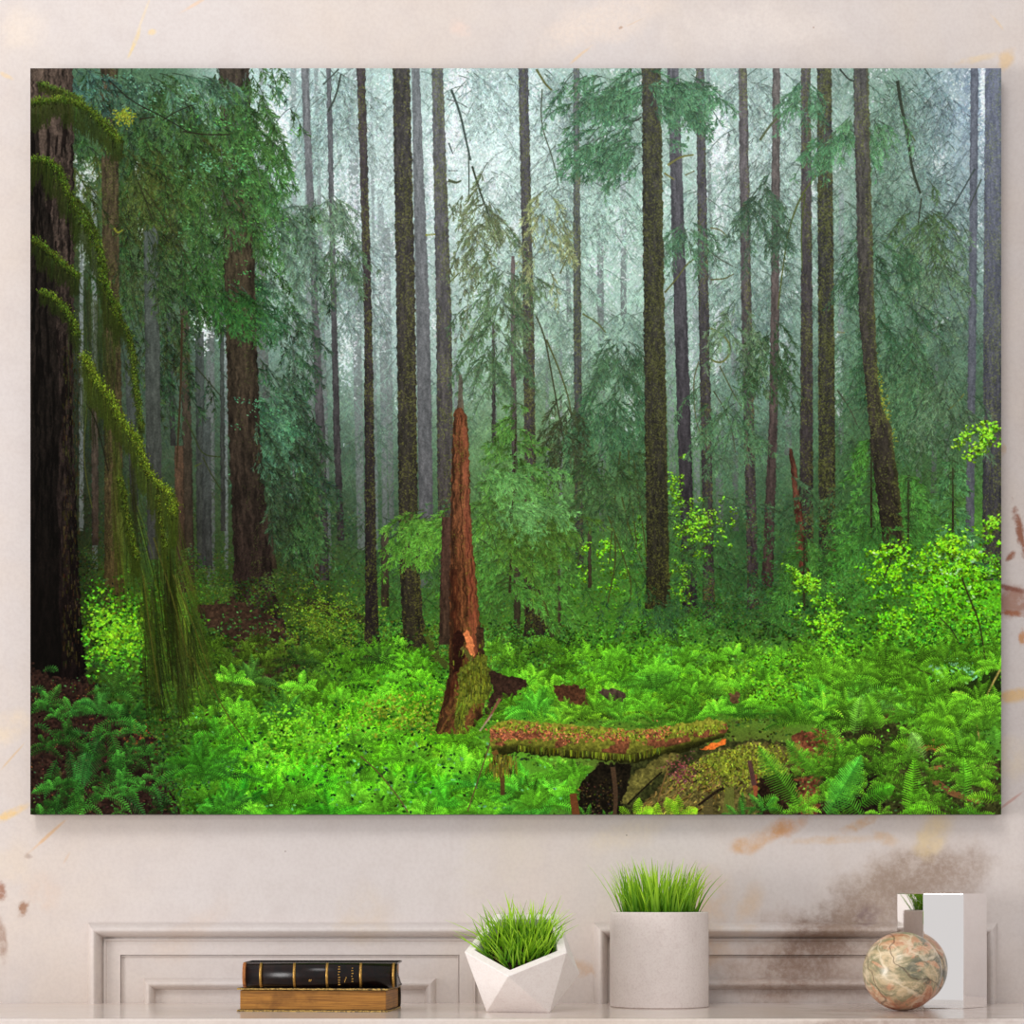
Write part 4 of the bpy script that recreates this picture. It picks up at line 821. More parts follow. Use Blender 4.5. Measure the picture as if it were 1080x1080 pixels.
# stains and veins of the stone: column, row, half width, half height (pixels on the wall), tilt, colour, strength, breakup scale, threshold
STAINS = [
    (850, 1005, 120, 56, 18, (178, 156, 142), .75, 26, .38), (960, 930, 110, 50, 20, (184, 164, 150), .6, 26, .4),
    (872, 985, 82, 40, 33, (128, 104, 90), .80, 26, .44), (850, 1015, 60, 34, 30, (136, 108, 92), .60, 40, .46), (985, 920, 84, 30, 8, (150, 128, 112), .75, 26, .44), (930, 950, 90, 50, 25, (158, 138, 122), .60, 30, .42), (1000, 960, 60, 40, 10, (160, 140, 126), .5, 30, .42),
    (880, 1040, 120, 26, 5, (150, 122, 106), .5, 30, .45), (915, 965, 20, 14, 30, (112, 88, 92), .55, 60, .45),
    (800, 884, 40, 14, 22, (206, 152, 84), .75, 34, .42), (830, 872, 30, 12, 20, (204, 140, 70), .7, 40, .45), (905, 870, 34, 7, 25, (206, 156, 90), .65, 50, .45), (880, 886, 60, 6, 3, (208, 170, 120), .45, 50, .48), (985, 878, 34, 20, 60, (222, 196, 140), .6, 30, .42), (935, 885, 16, 8, -20, (206, 164, 110), .5, 50, .45), (745, 945, 40, 36, 50, (214, 182, 150), .5, 30, .46), (790, 960, 40, 18, 70, (212, 178, 138), .5, 30, .46), (750, 1000, 30, 30, 45, (208, 174, 140), .5, 40, .48), (665, 880, 60, 18, 20, (222, 206, 180), .4, 24, .45),
    (612, 1020, 10, 20, 70, (204, 164, 124), .5, 60, .42),
    (24, 958, 7, 12, -25, (150, 104, 70), .85, 60, .38), (2, 940, 6, 14, 0, (150, 92, 58), .8, 60, .4), (2, 990, 7, 26, 8, (146, 104, 78), .75, 50, .42), (30, 903, 5, 4, 0, (160, 138, 130), .8, 60, .3), (45, 940, 24, 30, 50, (214, 192, 176), .5, 40, .45), (16, 910, 30, 30, 40, (220, 204, 186), .5, 30, .45),
    (12, 858, 24, 6, 25, (240, 196, 96), .65, 40, .42), (50, 882, 30, 2.5, 42, (220, 176, 126), .7, 30, .3), (14, 797, 24, 1.6, 48, (214, 184, 146), .7, 30, .3), (12, 765, 30, 20, 30, (236, 214, 180), .5, 30, .45), (70, 905, 8, 2, 60, (214, 186, 160), .5, 30, .3), (530, 900, 60, 40, 40, (212, 202, 188), .5, 22, .45), (385, 965, 40, 40, 60, (212, 194, 172), .4, 26, .46), (200, 985, 70, 20, 40, (212, 192, 176), .35, 30, .46),
    (1076, 562, 6, 34, 12, (140, 74, 36), .9, 60, .36), (1066, 586, 8, 5, 50, (146, 82, 44), .9, 80, .34), (1068, 634, 26, 20, 10, (160, 112, 90), .85, 40, .32), (1066, 621, 22, 4, -14, (128, 66, 42), .85, 60, .36), (1068, 647, 18, 4, -8, (160, 92, 48), .85, 60, .36), (1078, 672, 5, 12, 0, (196, 130, 60), .8, 60, .36), (1058, 474, 5, 8, 0, (206, 176, 140), .6, 60, .3), (1068, 735, 30, 9, 8, (222, 180, 110), .75, 30, .36), (1062, 800, 30, 30, 10, (226, 208, 178), .5, 30, .42), (1066, 845, 18, 2, 38, (196, 150, 140), .75, 30, .3),
    (142, 44, 18, 3, 68, (236, 206, 128), .7, 40, .36), (160, 34, 6, 4, 20, (238, 208, 140), .6, 40, .36), (150, 20, 30, 2, 70, (232, 212, 178), .5, 30, .3), (205, 5, 18, 2.5, 30, (228, 196, 166), .7, 30, .34), (655, 29, 3.4, 2, 30, (140, 84, 44), .95, 80, .2), (668, 24, 12, 1, 25, (210, 186, 160), .7, 30, .3), (612, 58, 18, 2, 40, (226, 196, 158), .7, 40, .34), (640, 20, 90, 30, 20, (238, 220, 204), .5, 16, .42), (1062, 62, 16, 10, 60, (222, 190, 142), .7, 40, .38), (1030, 62, 30, 5, 12, (226, 202, 164), .6, 40, .4), (1052, 24, 14, 2, -50, (224, 200, 166), .6, 40, .34), (800, 30, 120, 30, 0, (238, 228, 220), .4, 14, .45), (20, 30, 40, 30, 30, (238, 222, 204), .4, 20, .45), (6, 80, 10, 3, -30, (232, 202, 150), .6, 40, .36), (485, 30, 10, 16, 60, (232, 206, 192), .5, 40, .4), (858, 29, 1.2, 1, 0, (150, 110, 90), .8, 80, .1), (661, 881, 1.2, 1, 0, (120, 100, 96), .8, 80, .1), (301, 898, 1.3, 1, 0, (130, 110, 106), .8, 80, .1),
]

def marble(name, base=(213, 205, 202), stains=STAINS, rough=.45, spec=.35):
    m, nt, b = mat(name)
    g = nt.nodes.new('ShaderNodeNewGeometry')
    pos = g.outputs['Position']
    big = noise(nt, pos, 3.2, 5, .6, .6)
    fine = noise(nt, pos, 240, 2, .6)
    mid = noise(nt, pos, 34, 5, .6)
    col = mix(nt, ramp(nt, big.outputs['Fac'], .38, .68), srgb(*base), srgb(base[0] + 1, base[1] - 3, base[2] - 9))
    col = mix(nt, ramp(nt, mid.outputs['Fac'], .40, .75, 0, .35), col, srgb(base[0] - 14, base[1] - 17, base[2] - 18))
    shared = {q: noise(nt, pos, q, 5, .62) for q in (26, 48, 105)}
    grain = ramp(nt, noise(nt, pos, 190, 4, .7).outputs['Fac'], .36, .62, .66, 1.06)
    for k, (px, py, rx, ry, tilt, c, amt, sc, th) in enumerate(stains):
        x, z = wall_xz(px, py)
        mp = node(nt, 'ShaderNodeMapping', vector_type='TEXTURE')
        mp.inputs['Location'].default_value = (x, 0, z)
        mp.inputs['Rotation'].default_value = (0, -math.radians(tilt), 0)
        mp.inputs['Scale'].default_value = (rx * MM, 9.0, ry * MM)
        nt.links.new(pos, mp.inputs['Vector'])
        n = shared[26 if sc < 36 else 48 if sc < 60 else 105]
        wob = nt.nodes.new('ShaderNodeVectorMath'); wob.operation = 'MULTIPLY_ADD'
        nt.links.new(n.outputs['Color'], wob.inputs[0])
        wob.inputs[1].default_value = (1.5, 0, 1.5)
        nt.links.new(mp.outputs['Vector'], wob.inputs[2])
        off = nt.nodes.new('ShaderNodeVectorMath'); off.operation = 'SUBTRACT'
        nt.links.new(wob.outputs[0], off.inputs[0]); off.inputs[1].default_value = (.75, 0, .75)
        ln = nt.nodes.new('ShaderNodeVectorMath'); ln.operation = 'LENGTH'
        nt.links.new(off.outputs[0], ln.inputs[0])
        msk = ramp(nt, ln.outputs['Value'], .35, 1.05, 1, 0)
        brk = ramp(nt, n.outputs['Fac'], th - .12, th + .16, .5 if rx > 44 else .2, 1)
        if rx > 44: brk = math_n(nt, 'MULTIPLY', brk, grain)
        fac = math_n(nt, 'MULTIPLY', math_n(nt, 'MULTIPLY', msk, brk), amt)
        col = mix(nt, fac, col, srgb(*c))
    col = mix(nt, ramp(nt, fine.outputs['Fac'], .35, .7, 0, .09), col, srgb(150, 132, 126))
    nt.links.new(col, b.inputs['Base Color'])
    b.inputs['Roughness'].default_value = rough
    b.inputs['Specular IOR Level'].default_value = spec
    return m

def near(xa, xb, ya, yb):
    return [t for t in STAINS if xa - t[2] - t[3] < t[0] < xb + t[2] + t[3] and ya - t[2] - t[3] < t[1] < yb + t[2] + t[3]]
# the wall is faced with four slabs; each carries the veins that cross it
SLABS = [(-1300, 560, -1000, 700), (560, 2400, -1000, 700), (-1300, 560, 700, 2200), (560, 2400, 700, 2200)]
M_SLAB = [marble('veined_marble_slab', stains=near(*q)) for q in SLABS]
SHELF_STAINS = [(900, 1062, 150, 8, 2, (150, 124, 110), .6, 16, .42), (1000, 1078, 60, 8, 3, (206, 164, 120), .6, 26, .44), (840, 1078, 60, 8, 3, (210, 172, 132), .6, 26, .44), (520, 1078, 40, 6, 4, (222, 180, 130), .7, 30, .44), (140, 1079, 14, 5, 0, (220, 186, 146), .7, 40, .42), (590, 1062, 90, 5, 2, (204, 186, 172), .5, 20, .44), (300, 1066, 120, 5, 2, (212, 196, 186), .5, 20, .45), (700, 1078, 50, 5, 3, (214, 184, 150), .6, 26, .45)]
M_SHELF = marble('polished_marble', (221, 211, 206), SHELF_STAINS, .16, .5)

def stone(name, base, grain=(170, 150, 140), rough=.8):
    m, nt, b = mat(name)
    tc = nt.nodes.new('ShaderNodeTexCoord')
    a = noise(nt, tc.outputs['Object'], 420, 3, .7)
    c = noise(nt, tc.outputs['Object'], 60, 4, .6)
    col = mix(nt, ramp(nt, a.outputs['Fac'], .42, .72, 0, .28), srgb(*base), srgb(*grain))
    col = mix(nt, ramp(nt, c.outputs['Fac'], .4, .8, 0, .2), col, srgb(*grain))
    nt.links.new(col, b.inputs['Base Color'])
    b.inputs['Roughness'].default_value = rough
    b.inputs['Specular IOR Level'].default_value = .25
    bp = node(nt, 'ShaderNodeBump', Strength=.12, Distance=.0005)
    nt.links.new(a.outputs['Fac'], bp.inputs['Height']); nt.links.new(bp.outputs['Normal'], b.inputs['Normal'])
    return m

M_STONE = stone('pale_sandstone', (226, 215, 210), (186, 166, 160))
M_FACET = stone('white_plaster', (242, 234, 230), (210, 193, 187))

def plain(name, c, rough=.6, metal=0.0, spec=.4, var=0.0, scale=80, var_c=None):
    m, nt, b = mat(name)
    if var:
        tc = nt.nodes.new('ShaderNodeTexCoord')
        n = noise(nt, tc.outputs['Object'], scale, 4, .6)
        nt.links.new(mix(nt, ramp(nt, n.outputs['Fac'], .35, .7, 0, var), srgb(*c), srgb(*(var_c or [v * .5 for v in c]))), b.inputs['Base Color'])
    else:
        b.inputs['Base Color'].default_value = srgb(*c)
    b.inputs['Roughness'].default_value = rough; b.inputs['Metallic'].default_value = metal
    b.inputs['Specular IOR Level'].default_value = spec
    return m

M_LEATHER = plain('black_leather', (13, 9, 9), .24, 0, .26, .5, 160, (40, 18, 13))
M_BOARD = plain('matte_black_board', (13, 9, 9), .8, 0, .03)
M_DARKCOVER = plain('dark_cloth_cover', (40, 32, 26), .6, 0, .4, .5, 120, (96, 74, 30))
M_GILT = plain('worn_gilt', (196, 150, 72), .38, .65, .5, .7, 900, (60, 40, 24))
M_TAN = plain('worn_tan_edge', (176, 112, 62), .7, 0, .3, .7, 300, (90, 50, 28))
M_SOIL = plain('dark_soil', (46, 34, 24), .95, 0, .1, .8, 300)
M_EDGE = plain('canvas_edge_grey', (120, 116, 116), .8, 0, .2, .2, 200)
M_CRUST = plain('gilt_worn_board_edge', (206, 170, 92), .5, .2, .4, .9, 500, (60, 44, 24))

def pages(name, c, dark):
    m, nt, b = mat(name)
    tc = nt.nodes.new('ShaderNodeTexCoord')
    mp = node(nt, 'ShaderNodeMapping'); mp.inputs['Scale'].default_value = (1, 1, 60)
    nt.links.new(tc.outputs['Object'], mp.inputs['Vector'])
    n = noise(nt, mp.outputs['Vector'], 18, 5, .7)
    n2 = noise(nt, tc.outputs['Object'], 45, 4, .6)
    col = mix(nt, ramp(nt, n.outputs['Fac'], .38, .68), srgb(*c), srgb(*dark))
    col = mix(nt, ramp(nt, n2.outputs['Fac'], .45, .75, 0, .6), col, srgb(dark[0] * .8, dark[1] * .75, dark[2] * .6))
    nt.links.new(col, b.inputs['Base Color']); b.inputs['Roughness'].default_value = .5
    b.inputs['Specular IOR Level'].default_value = .4
    return m
M_PAGES = pages('gilded_page_edges', (186, 128, 52), (122, 76, 24))

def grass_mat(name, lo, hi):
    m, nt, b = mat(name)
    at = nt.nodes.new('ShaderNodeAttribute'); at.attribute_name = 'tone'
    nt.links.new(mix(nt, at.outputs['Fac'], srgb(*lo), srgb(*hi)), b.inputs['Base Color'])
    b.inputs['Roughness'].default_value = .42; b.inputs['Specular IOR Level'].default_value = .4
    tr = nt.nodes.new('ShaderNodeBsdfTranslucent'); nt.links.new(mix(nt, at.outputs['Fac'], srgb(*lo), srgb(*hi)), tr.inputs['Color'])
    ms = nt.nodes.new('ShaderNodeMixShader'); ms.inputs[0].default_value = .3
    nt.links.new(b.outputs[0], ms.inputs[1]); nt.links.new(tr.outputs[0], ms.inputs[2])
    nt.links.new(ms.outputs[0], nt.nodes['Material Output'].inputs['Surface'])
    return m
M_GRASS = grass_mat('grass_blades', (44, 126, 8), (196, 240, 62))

M_MIRROR = plain('polished_silver', (246, 243, 242), .035, 1.0, .5)

def ball_mat():
    m, nt, b = mat('banded_onyx')
    tc = nt.nodes.new('ShaderNodeTexCoord')
    mp = node(nt, 'ShaderNodeMapping'); mp.inputs['Rotation'].default_value = (.4, .5, .3); mp.inputs['Scale'].default_value = (1, 1, 1.6)
    nt.links.new(tc.outputs['Object'], mp.inputs['Vector'])
    v = mp.outputs['Vector']
    a = noise(nt, v, 19, 6, .62, 1.6); c = noise(nt, v, 15, 5, .6, 2.0); d = noise(nt, v, 52, 6, .7, 1.2)
    sp = nt.nodes.new('ShaderNodeSeparateXYZ'); nt.links.new(tc.outputs['Object'], sp.inputs[0])
    pole = math_n(nt, 'MULTIPLY', math_n(nt, 'ABSOLUTE', sp.outputs['Z']), 6.0)
    red = math_n(nt, 'ADD', c.outputs['Fac'], math_n(nt, 'SUBTRACT', pole, .13))
    col = mix(nt, ramp(nt, a.outputs['Fac'], .38, .54), srgb(212, 188, 150), srgb(142, 136, 104))
    col = mix(nt, ramp(nt, math_n(nt, 'ADD', a.outputs['Fac'], math_n(nt, 'MULTIPLY', sp.outputs['X'], 2.5)), .52, .62), col, srgb(108, 108, 90))
    col = mix(nt, ramp(nt, red, .46, .55), col, srgb(206, 154, 120))
    col = mix(nt, ramp(nt, red, .55, .66, 0, .9), col, srgb(176, 100, 72))
    col = mix(nt, ramp(nt, d.outputs['Fac'], .44, .66, 0, .8), col, srgb(230, 210, 178))
    col = mix(nt, ramp(nt, d.outputs['Fac'], .42, .30, 0, .5), col, srgb(120, 100, 80))
    w = node(nt, 'ShaderNodeTexWave', Scale=7.0, Distortion=10.0, Detail=4.0)
    w.inputs['Detail Scale'].default_value = 1.4
    nt.links.new(v, w.inputs['Vector'])
    col = mix(nt, ramp(nt, w.outputs['Fac'], .985, 1.0, 0, .6), col, srgb(84, 60, 48))
    col = mix(nt, ramp(nt, w.outputs['Fac'], .02, .0, 0, .45), col, srgb(238, 222, 194))
    nt.links.new(col, b.inputs['Base Color']); b.inputs['Roughness'].default_value = .28
    return m
M_BALL = ball_mat()

# ------------------------------------------------------------------ the setting
bm = bmesh.new()
xs, zs = (-1.7, wall_xz(560, 0)[0], 1.7), (2.75, wall_xz(0, 700)[1], 0.0)
for j in range(2):
    for i in range(2):
        q = [bm.verts.new((x, 0, z)) for x, z in ((xs[i], zs[j + 1]), (xs[i + 1], zs[j + 1]), (xs[i + 1], zs[j]), (xs[i], zs[j]))]
        bm.faces.new(q).material_index = j * 2 + i
bmesh.ops.remove_doubles(bm, verts=bm.verts[:], dist=1e-5)
g = bmesh.ops.extrude_face_region(bm, geom=bm.faces[:])
for v in [v for v in g['geom'] if isinstance(v, bmesh.types.BMVert)]: v.co.y += .12
w = obj('wall_back', bm, None); w['kind'] = 'structure'
for q in M_SLAB: w.data.materials.append(q)
bm = bmesh.new(); box(bm, -1.58, 1.58, -.29, 0, 0, SH - .045)  # unseen plain breast below the ledge, standing on the floor to carry it
w = obj('trim_3', bm, M_SLAB[0]); w['kind'] = 'structure'
bm = bmesh.new(); box(bm, -1.7, 1.7, -4.0, .12, -.05, 0)
w = obj('floor', bm, plain('pale_floor', (176, 160, 146), .5, 0, .3, .3, 4)); w['kind'] = 'structure'

def sweep(bm, x0, x1, ztop, zbot, prof):
    """mitred moulding up the left side, along the top, down the right side; prof = (inset, rise) pairs"""
    rows = []
    for s, p in prof:
        pts = [(x0 + s, zbot), (x0 + s, ztop - s), (x1 - s, ztop - s), (x1 - s, zbot)]
        rows.append([bm.verts.new((x, -p, z)) for x, z in pts])
    for a, b in zip(rows, rows[1:]):
        for k in range(3):
            bm.faces.new((a[k], a[k + 1], b[k + 1], b[k]))

def rnd_prof(s0, s1, p0, rise, n=7):
    return [(s0 + (s1 - s0) * k / n, p0 + rise * math.sin(PI * k / n) ** .75) for k in range(n + 1)]

zb = SH - .01
for k, (xa, xb) in enumerate(((93, 519), (625, 1051))):
    x0, zt = wall_xz(xa, 972.5); x1 = wall_xz(xb, 0)[0]
    q = MM
    outer = [(0, -.002), (0, .003)] + [(s, p) for s, p in rnd_prof(.5 * q, 16 * q, .003, .0150, 11)] + [(15.5 * q, .0022), (17 * q, .0022), (17.6 * q, .0052), (19.4 * q, .0052), (20.2 * q, .0036), (34.4 * q, .0036), (34.6 * q, .0004), (35.4 * q, .0004), (35.5 * q, .0022), (36 * q, .0022), (36.5 * q, -.002)]
    bm = bmesh.new(); sweep(bm, x0, x1, zt, zb, outer)
    t = obj('trim_%d' % (k + 1), bm, M_SLAB[2 + k]); t['kind'] = 'structure'
    bm = bmesh.new()
    inner = [(59 * q, -.002)] + rnd_prof(59 * q, 71 * q, .001, .0100, 9) + [(72 * q, -.002)]
    sweep(bm, x0, x1, zt, zb, inner)
    obj('inner_moulding', bm, M_SLAB[2 + k], t)

# polished ledge the things stand on
bm = bmesh.new(); box(bm, -1.6, 1.6, -.3185, 0, SH - .045, SH, .0022, 3)
tag(obj('marble_ledge', bm, M_SHELF), 'long polished marble ledge along the foot of the wall, carrying books and pots', 'shelf')

# ------------------------------------------------------------------ the canvas
import numpy as np
pic = paint_forest()
H_, W_ = pic.shape[:2]
im = bpy.data.images.new('forest_print', W_, H_)
px4 = np.ones((H_, W_, 4), np.float32); px4[..., :3] = pic[::-1]
im.pixels.foreach_set(px4.ravel()); im.update(); im.pack()
m, nt, b = mat('forest_print')
tx = nt.nodes.new('ShaderNodeTexImage'); tx.image = im; tx.extension = 'EXTEND'
nt.links.new(mix(nt, .05, tx.outputs['Color'], (0, 0, 0, 1)), b.inputs['Base Color'])
b.inputs['Roughness'].default_value = .85; b.inputs['Specular IOR Level'].default_value = .015
M_PRINT = m
TH = .024
dc = D_WALL - TH
kx = dc / F_PX
cx0, cx1 = (32 - 540) * kx, (1056 - 540) * kx
cz0, cz1 = SH + EYE + (HOR - 859) * kx, SH + EYE + (HOR - 72) * kx
cv = thing('canvas_print', 'large canvas print of a misty green forest hung on the marble wall', 'canvas print', ((cx0 + cx1) / 2, -TH, cz0))
hw, hh = (cx1 - cx0) / 2, cz1 - cz0
bm = bmesh.new()
uv = bm.loops.layers.uv.new('UVMap')
f = bm.faces.new([bm.verts.new(p) for p in ((-hw, 0, 0), (hw, 0, 0), (hw, 0, hh), (-hw, 0, hh))])
for lp, c in zip(f.loops, ((0, 0), (1, 0), (1, 1), (0, 1))): lp[uv].uv = c
o = obj('printed_picture', bm, M_PRINT, cv); o['label'] = 'forest of mossy trunks with a red snag, ferns and a fallen log'
bm = bmesh.new(); box(bm, -hw, hw, .0006, TH - .0005, 0, hh)
obj('canvas_edge', bm, M_EDGE, cv)

# ------------------------------------------------------------------ books
def at(px, d): return (px - 540) / F_PX * d
def half_round(bm, L, y0, z0, z1, depth, inset=0.0, n=9):
    """cover of a closed book lying flat, its rounded spine towards -y"""
    pass

# lower book: fore-edge to the front, spine at the back
W1, H1, D1 = .1515, .0236, .086
dl = 2.458
lo = thing('book', 'old book with gilded page edges lying flat beneath the black book', 'book', (at(250, dl), -(D_WALL - dl), SH), math.radians(-6.0), 'old books stacked on the ledge')
bm = bmesh.new()
box(bm, 0, W1, 0, D1, 0, .0019, .0006, 2); box(bm, 0, W1, 0, D1, H1 - .0019, H1, .0006, 2)
n = 8                                                             # rounded spine along the back
ring = [(D1 - .001 + .006 * math.sin(PI * k / n), H1 * (.5 - .5 * math.cos(PI * k / n))) for k in range(n + 1)]
ring += [(y - .0016, z * .86 + H1 * .07) for y, z in reversed(ring)]
va = [bm.verts.new((0, y, z)) for y, z in ring]; vb = [bm.verts.new((W1, y, z)) for y, z in ring]
for k in range(len(ring)): bm.faces.new((va[k], va[(k + 1) % len(ring)], vb[(k + 1) % len(ring)], vb[k]))
bm.faces.new(va); bm.faces.new(vb)
obj('cover', bm, M_DARKCOVER, lo)
bm = bmesh.new()
box(bm, .0022, W1 - .0022, .0042, D1 - .001, .0019, H1 - .0026, .0004, 1)
obj('page_block', bm, M_PAGES, lo)['label'] = 'gilded page edges facing front'
bm = bmesh.new()
for z in (.0, H1 - .0019):                                        # crumbled gilt rims of the boards
    for k in range(60):
        x = W1 * k / 60
        box(bm, x, x + W1 / 60 + .0001, -.0005 - rnd.random() * .0004, .0004, z - .00002 + rnd.random() * .0003, z + .0013 + rnd.random() * .0006)
    for k in range(30):
        y = D1 * k / 30
        box(bm, W1 - .0004, W1 + .0003 + rnd.random() * .0004, y, y + D1 / 30, z + rnd.random() * .0003, z + .0013 + rnd.random() * .0006)
obj('board_rim', bm, M_CRUST, lo)['label'] = 'crumbling gilt rims of the boards'

# upper book: black leather, spine to the front
W2, H2, D2 = .1535, .0252, .082
du = 2.447
up = thing('book', 'black leather book with gilt spine bands, on top of the other book', 'book', (at(255.5, du), -(D_WALL - du), SH + H1 + .0003), math.radians(-1.0), 'old books stacked on the ledge')
def spine_ring(off, lift=0.0):
    r = []
    for k in range(13):
        a = PI * k / 12
        r.append((.0105 - (.0105 + lift) * math.sin(a) + off, H2 / 2 - (H2 / 2 + lift * .3) * math.cos(a)))
    return r
bm = bmesh.new()
rg = spine_ring(0)
outer = [(D2, 0)] + rg + [(D2, H2)]
inner = [(D2, H2 - .0018), (.011, H2 - .0018), (.006, H2 * .78), (.004, H2 / 2), (.006, H2 * .22), (.011, .0018), (D2, .0018)]
pts = outer + inner
va = [bm.verts.new((0, y, z)) for y, z in pts]; vb = [bm.verts.new((W2, y, z)) for y, z in pts]
for k in range(len(pts)): bm.faces.new((va[k], va[(k + 1) % len(pts)], vb[(k + 1) % len(pts)], vb[k]))
fa = bm.faces.new(va); fb = bm.faces.new(vb)
bmesh.ops.triangulate(bm, faces=[fa, fb])
o = obj('cover', bm, M_LEATHER, up)
o.data.materials.append(M_BOARD)
for p in o.data.polygons:
    if abs(p.normal.x) < .5: p.use_smooth = True
    if abs(p.normal.z) > .9 and p.center.y > .02: p.material_index = 1; p.use_smooth = False
bm = bmesh.new(); box(bm, .003, W2 - .003, .0062, D2 - .003, .0018, H2 - .0018)
obj('page_block', bm, M_PAGES, up)
def band(x, w, lift=.0005, a0=1, a1=11):
    bm = bmesh.new()
    r = spine_ring(0, lift)[a0:a1 + 1]
    a = [bm.verts.new((x, y, z)) for y, z in r]; b2 = [bm.verts.new((x + w, y, z)) for y, z in r]
    for k in range(len(r) - 1): bm.faces.new((a[k], a[k + 1], b2[k + 1], b2[k]))
    ai = [bm.verts.new((x, y + .0012, z)) for y, z in r]; bi = [bm.verts.new((x + w, y + .0012, z)) for y, z in r]
    for k in range(len(r) - 1):
        bm.faces.new((a[k], ai[k], ai[k + 1], a[k + 1])); bm.faces.new((b2[k], bi[k], bi[k + 1], b2[k + 1]))
    return bm
mmp = W2 / 165.0                                                   # metres per pixel along the spine
for p0 in (18, 54, 89, 125, 160):
    obj('gilt_band', band((p0) * mmp, 2.6 * mmp), M_GILT, up, True)
o = obj('worn_end', band(.0, 3.4 * mmp, .0003, 0, 12), M_TAN, up, True); o['label'] = 'worn tan left end of the spine'
# unreadable gilt title: rows of tiny strokes across the spine
bm = bmesh.new()
def mark(x, u, w, h):
    r = spine_ring(0, .00045)
    i = min(11, max(0, int(u * 12))); y, z = r[i]; y2, z2 = r[i + 1]
    t = u * 12 - i
    box(bm, x, x + w, y + (y2 - y) * t - .0001, y + (y2 - y) * t + .0008, z + (z2 - z) * t - h / 2, z + (z2 - z) * t + h / 2)
for k in range(8): mark(102.2 * mmp + (k % 2) * .0002, .24 + k * .07, .0022 - .0006 * (k % 3 == 1), .0011)
obj('title_lettering', bm, M_GILT, up)['label'] = 'worn gilt lettering across the spine'
bm = bmesh.new()
for k in range(6): mark(116.5 * mmp + (k % 2) * .0003, .34 + k * .07, .0018 - .0006 * (k % 3 == 2), .0010)
for k in range(3): mark(109 * mmp + k * .0007, .34 + .05 * k, .0008, .0016)
obj('title_lettering', bm, M_GILT, up)
bm = bmesh.new()
for k in range(4): mark(71 * mmp + k * .0007, .36 + .02 * (k % 2), .0008, .0012 if k % 2 else .0020)
obj('gilt_ornament', bm, M_GILT, up)['label'] = 'small worn gilt ornament'

# ------------------------------------------------------------------ grass
def grass(name, roots, parent, seed, n_seg=6):
    """roots: (base point, direction, length, width, bend direction, bend amount)"""
    r = random.Random(seed)
    vs, fs, tone = [], [], []
    for (p, d, L, wd, bd, ba) in roots:
        side = d.cross(bd)
        if side.length < 1e-4: side = Vector((1, 0, 0))
        side.normalize()
        tw = r.uniform(-1.2, 1.2)
        side = (side * math.cos(tw) + bd * math.sin(tw)).normalized()
        tn = r.random()
        i0 = len(vs)
        for k in range(n_seg + 1):
            t = k / n_seg
            c = p + d * (L * t) + bd * (ba * L * t * t) - Vector((0, 0, 1)) * (ba * L * .35 * t ** 3)
            ww = wd * (1 - t ** 2.2) * (.75 + .5 * t * (1 - t) * 2) + .00008
            nrm = side.cross(d).normalized() * (ww * .35)
            vs += [c - side * ww, c + nrm, c + side * ww]
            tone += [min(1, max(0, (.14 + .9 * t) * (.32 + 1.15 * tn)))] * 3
        for k in range(n_seg):
            a = i0 + k * 3
            fs += [(a, a + 1, a + 4, a + 3), (a + 1, a + 2, a + 5, a + 4)]
    me = bpy.data.meshes.new(name); me.from_pydata([tuple(v) for v in vs], [], fs)
    at_ = me.attributes.new('tone', 'FLOAT', 'POINT'); at_.data.foreach_set('value', tone)
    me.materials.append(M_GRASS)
    for p in me.polygons: p.use_smooth = True
    o = bpy.data.objects.new(name, me); C.objects.link(o); o.parent = parent
    return o

# cylinder pot
dp = 2.556
pot = thing('grass_planter', 'round straight-sided sandstone pot of tall green grass, right of the faceted planter', 'plant pot', (at(695.3, dp), -(D_WALL - dp), SH), 0, 'potted grasses on the ledge')
bm = bmesh.new()
RP, HP = .0511, .0985
prof = [(0, 0), (RP - .0012, 0), (RP, .0012), (RP, HP - .0012), (RP - .0012, HP), (RP - .006, HP), (RP - .007, HP - .001), (RP - .007, HP - .014), (0, HP - .014)]
N = 96
rings = []
for r_, z in prof:
    rings.append([bm.verts.new((r_ * math.cos(2 * PI * k / N), r_ * math.sin(2 * PI * k / N), z)) for k in range(N)] if r_ else [bm.verts.new((0, 0, z))])
for a, b2 in zip(rings, rings[1:]):
    for k in range(N):
        k2 = (k + 1) % N
        if len(a) == 1: bm.faces.new((a[0], b2[k], b2[k2]))
        elif len(b2) == 1: bm.faces.new((a[k], a[k2], b2[0]))
        else: bm.faces.new((a[k], a[k2], b2[k2], b2[k]))
o = obj('pot', bm, M_STONE, pot, True)
md = o.modifiers.new('edges', 'EDGE_SPLIT'); md.split_angle = math.radians(40)
bm = bmesh.new(); bmesh.ops.create_cone(bm, cap_ends=True, segments=64, radius1=RP - .0071, radius2=RP - .0071, depth=.006)
for v in bm.verts: v.co.z += HP - .011 + (rnd.random() - .5) * .001
obj('soil', bm, M_SOIL, pot)
roots = []
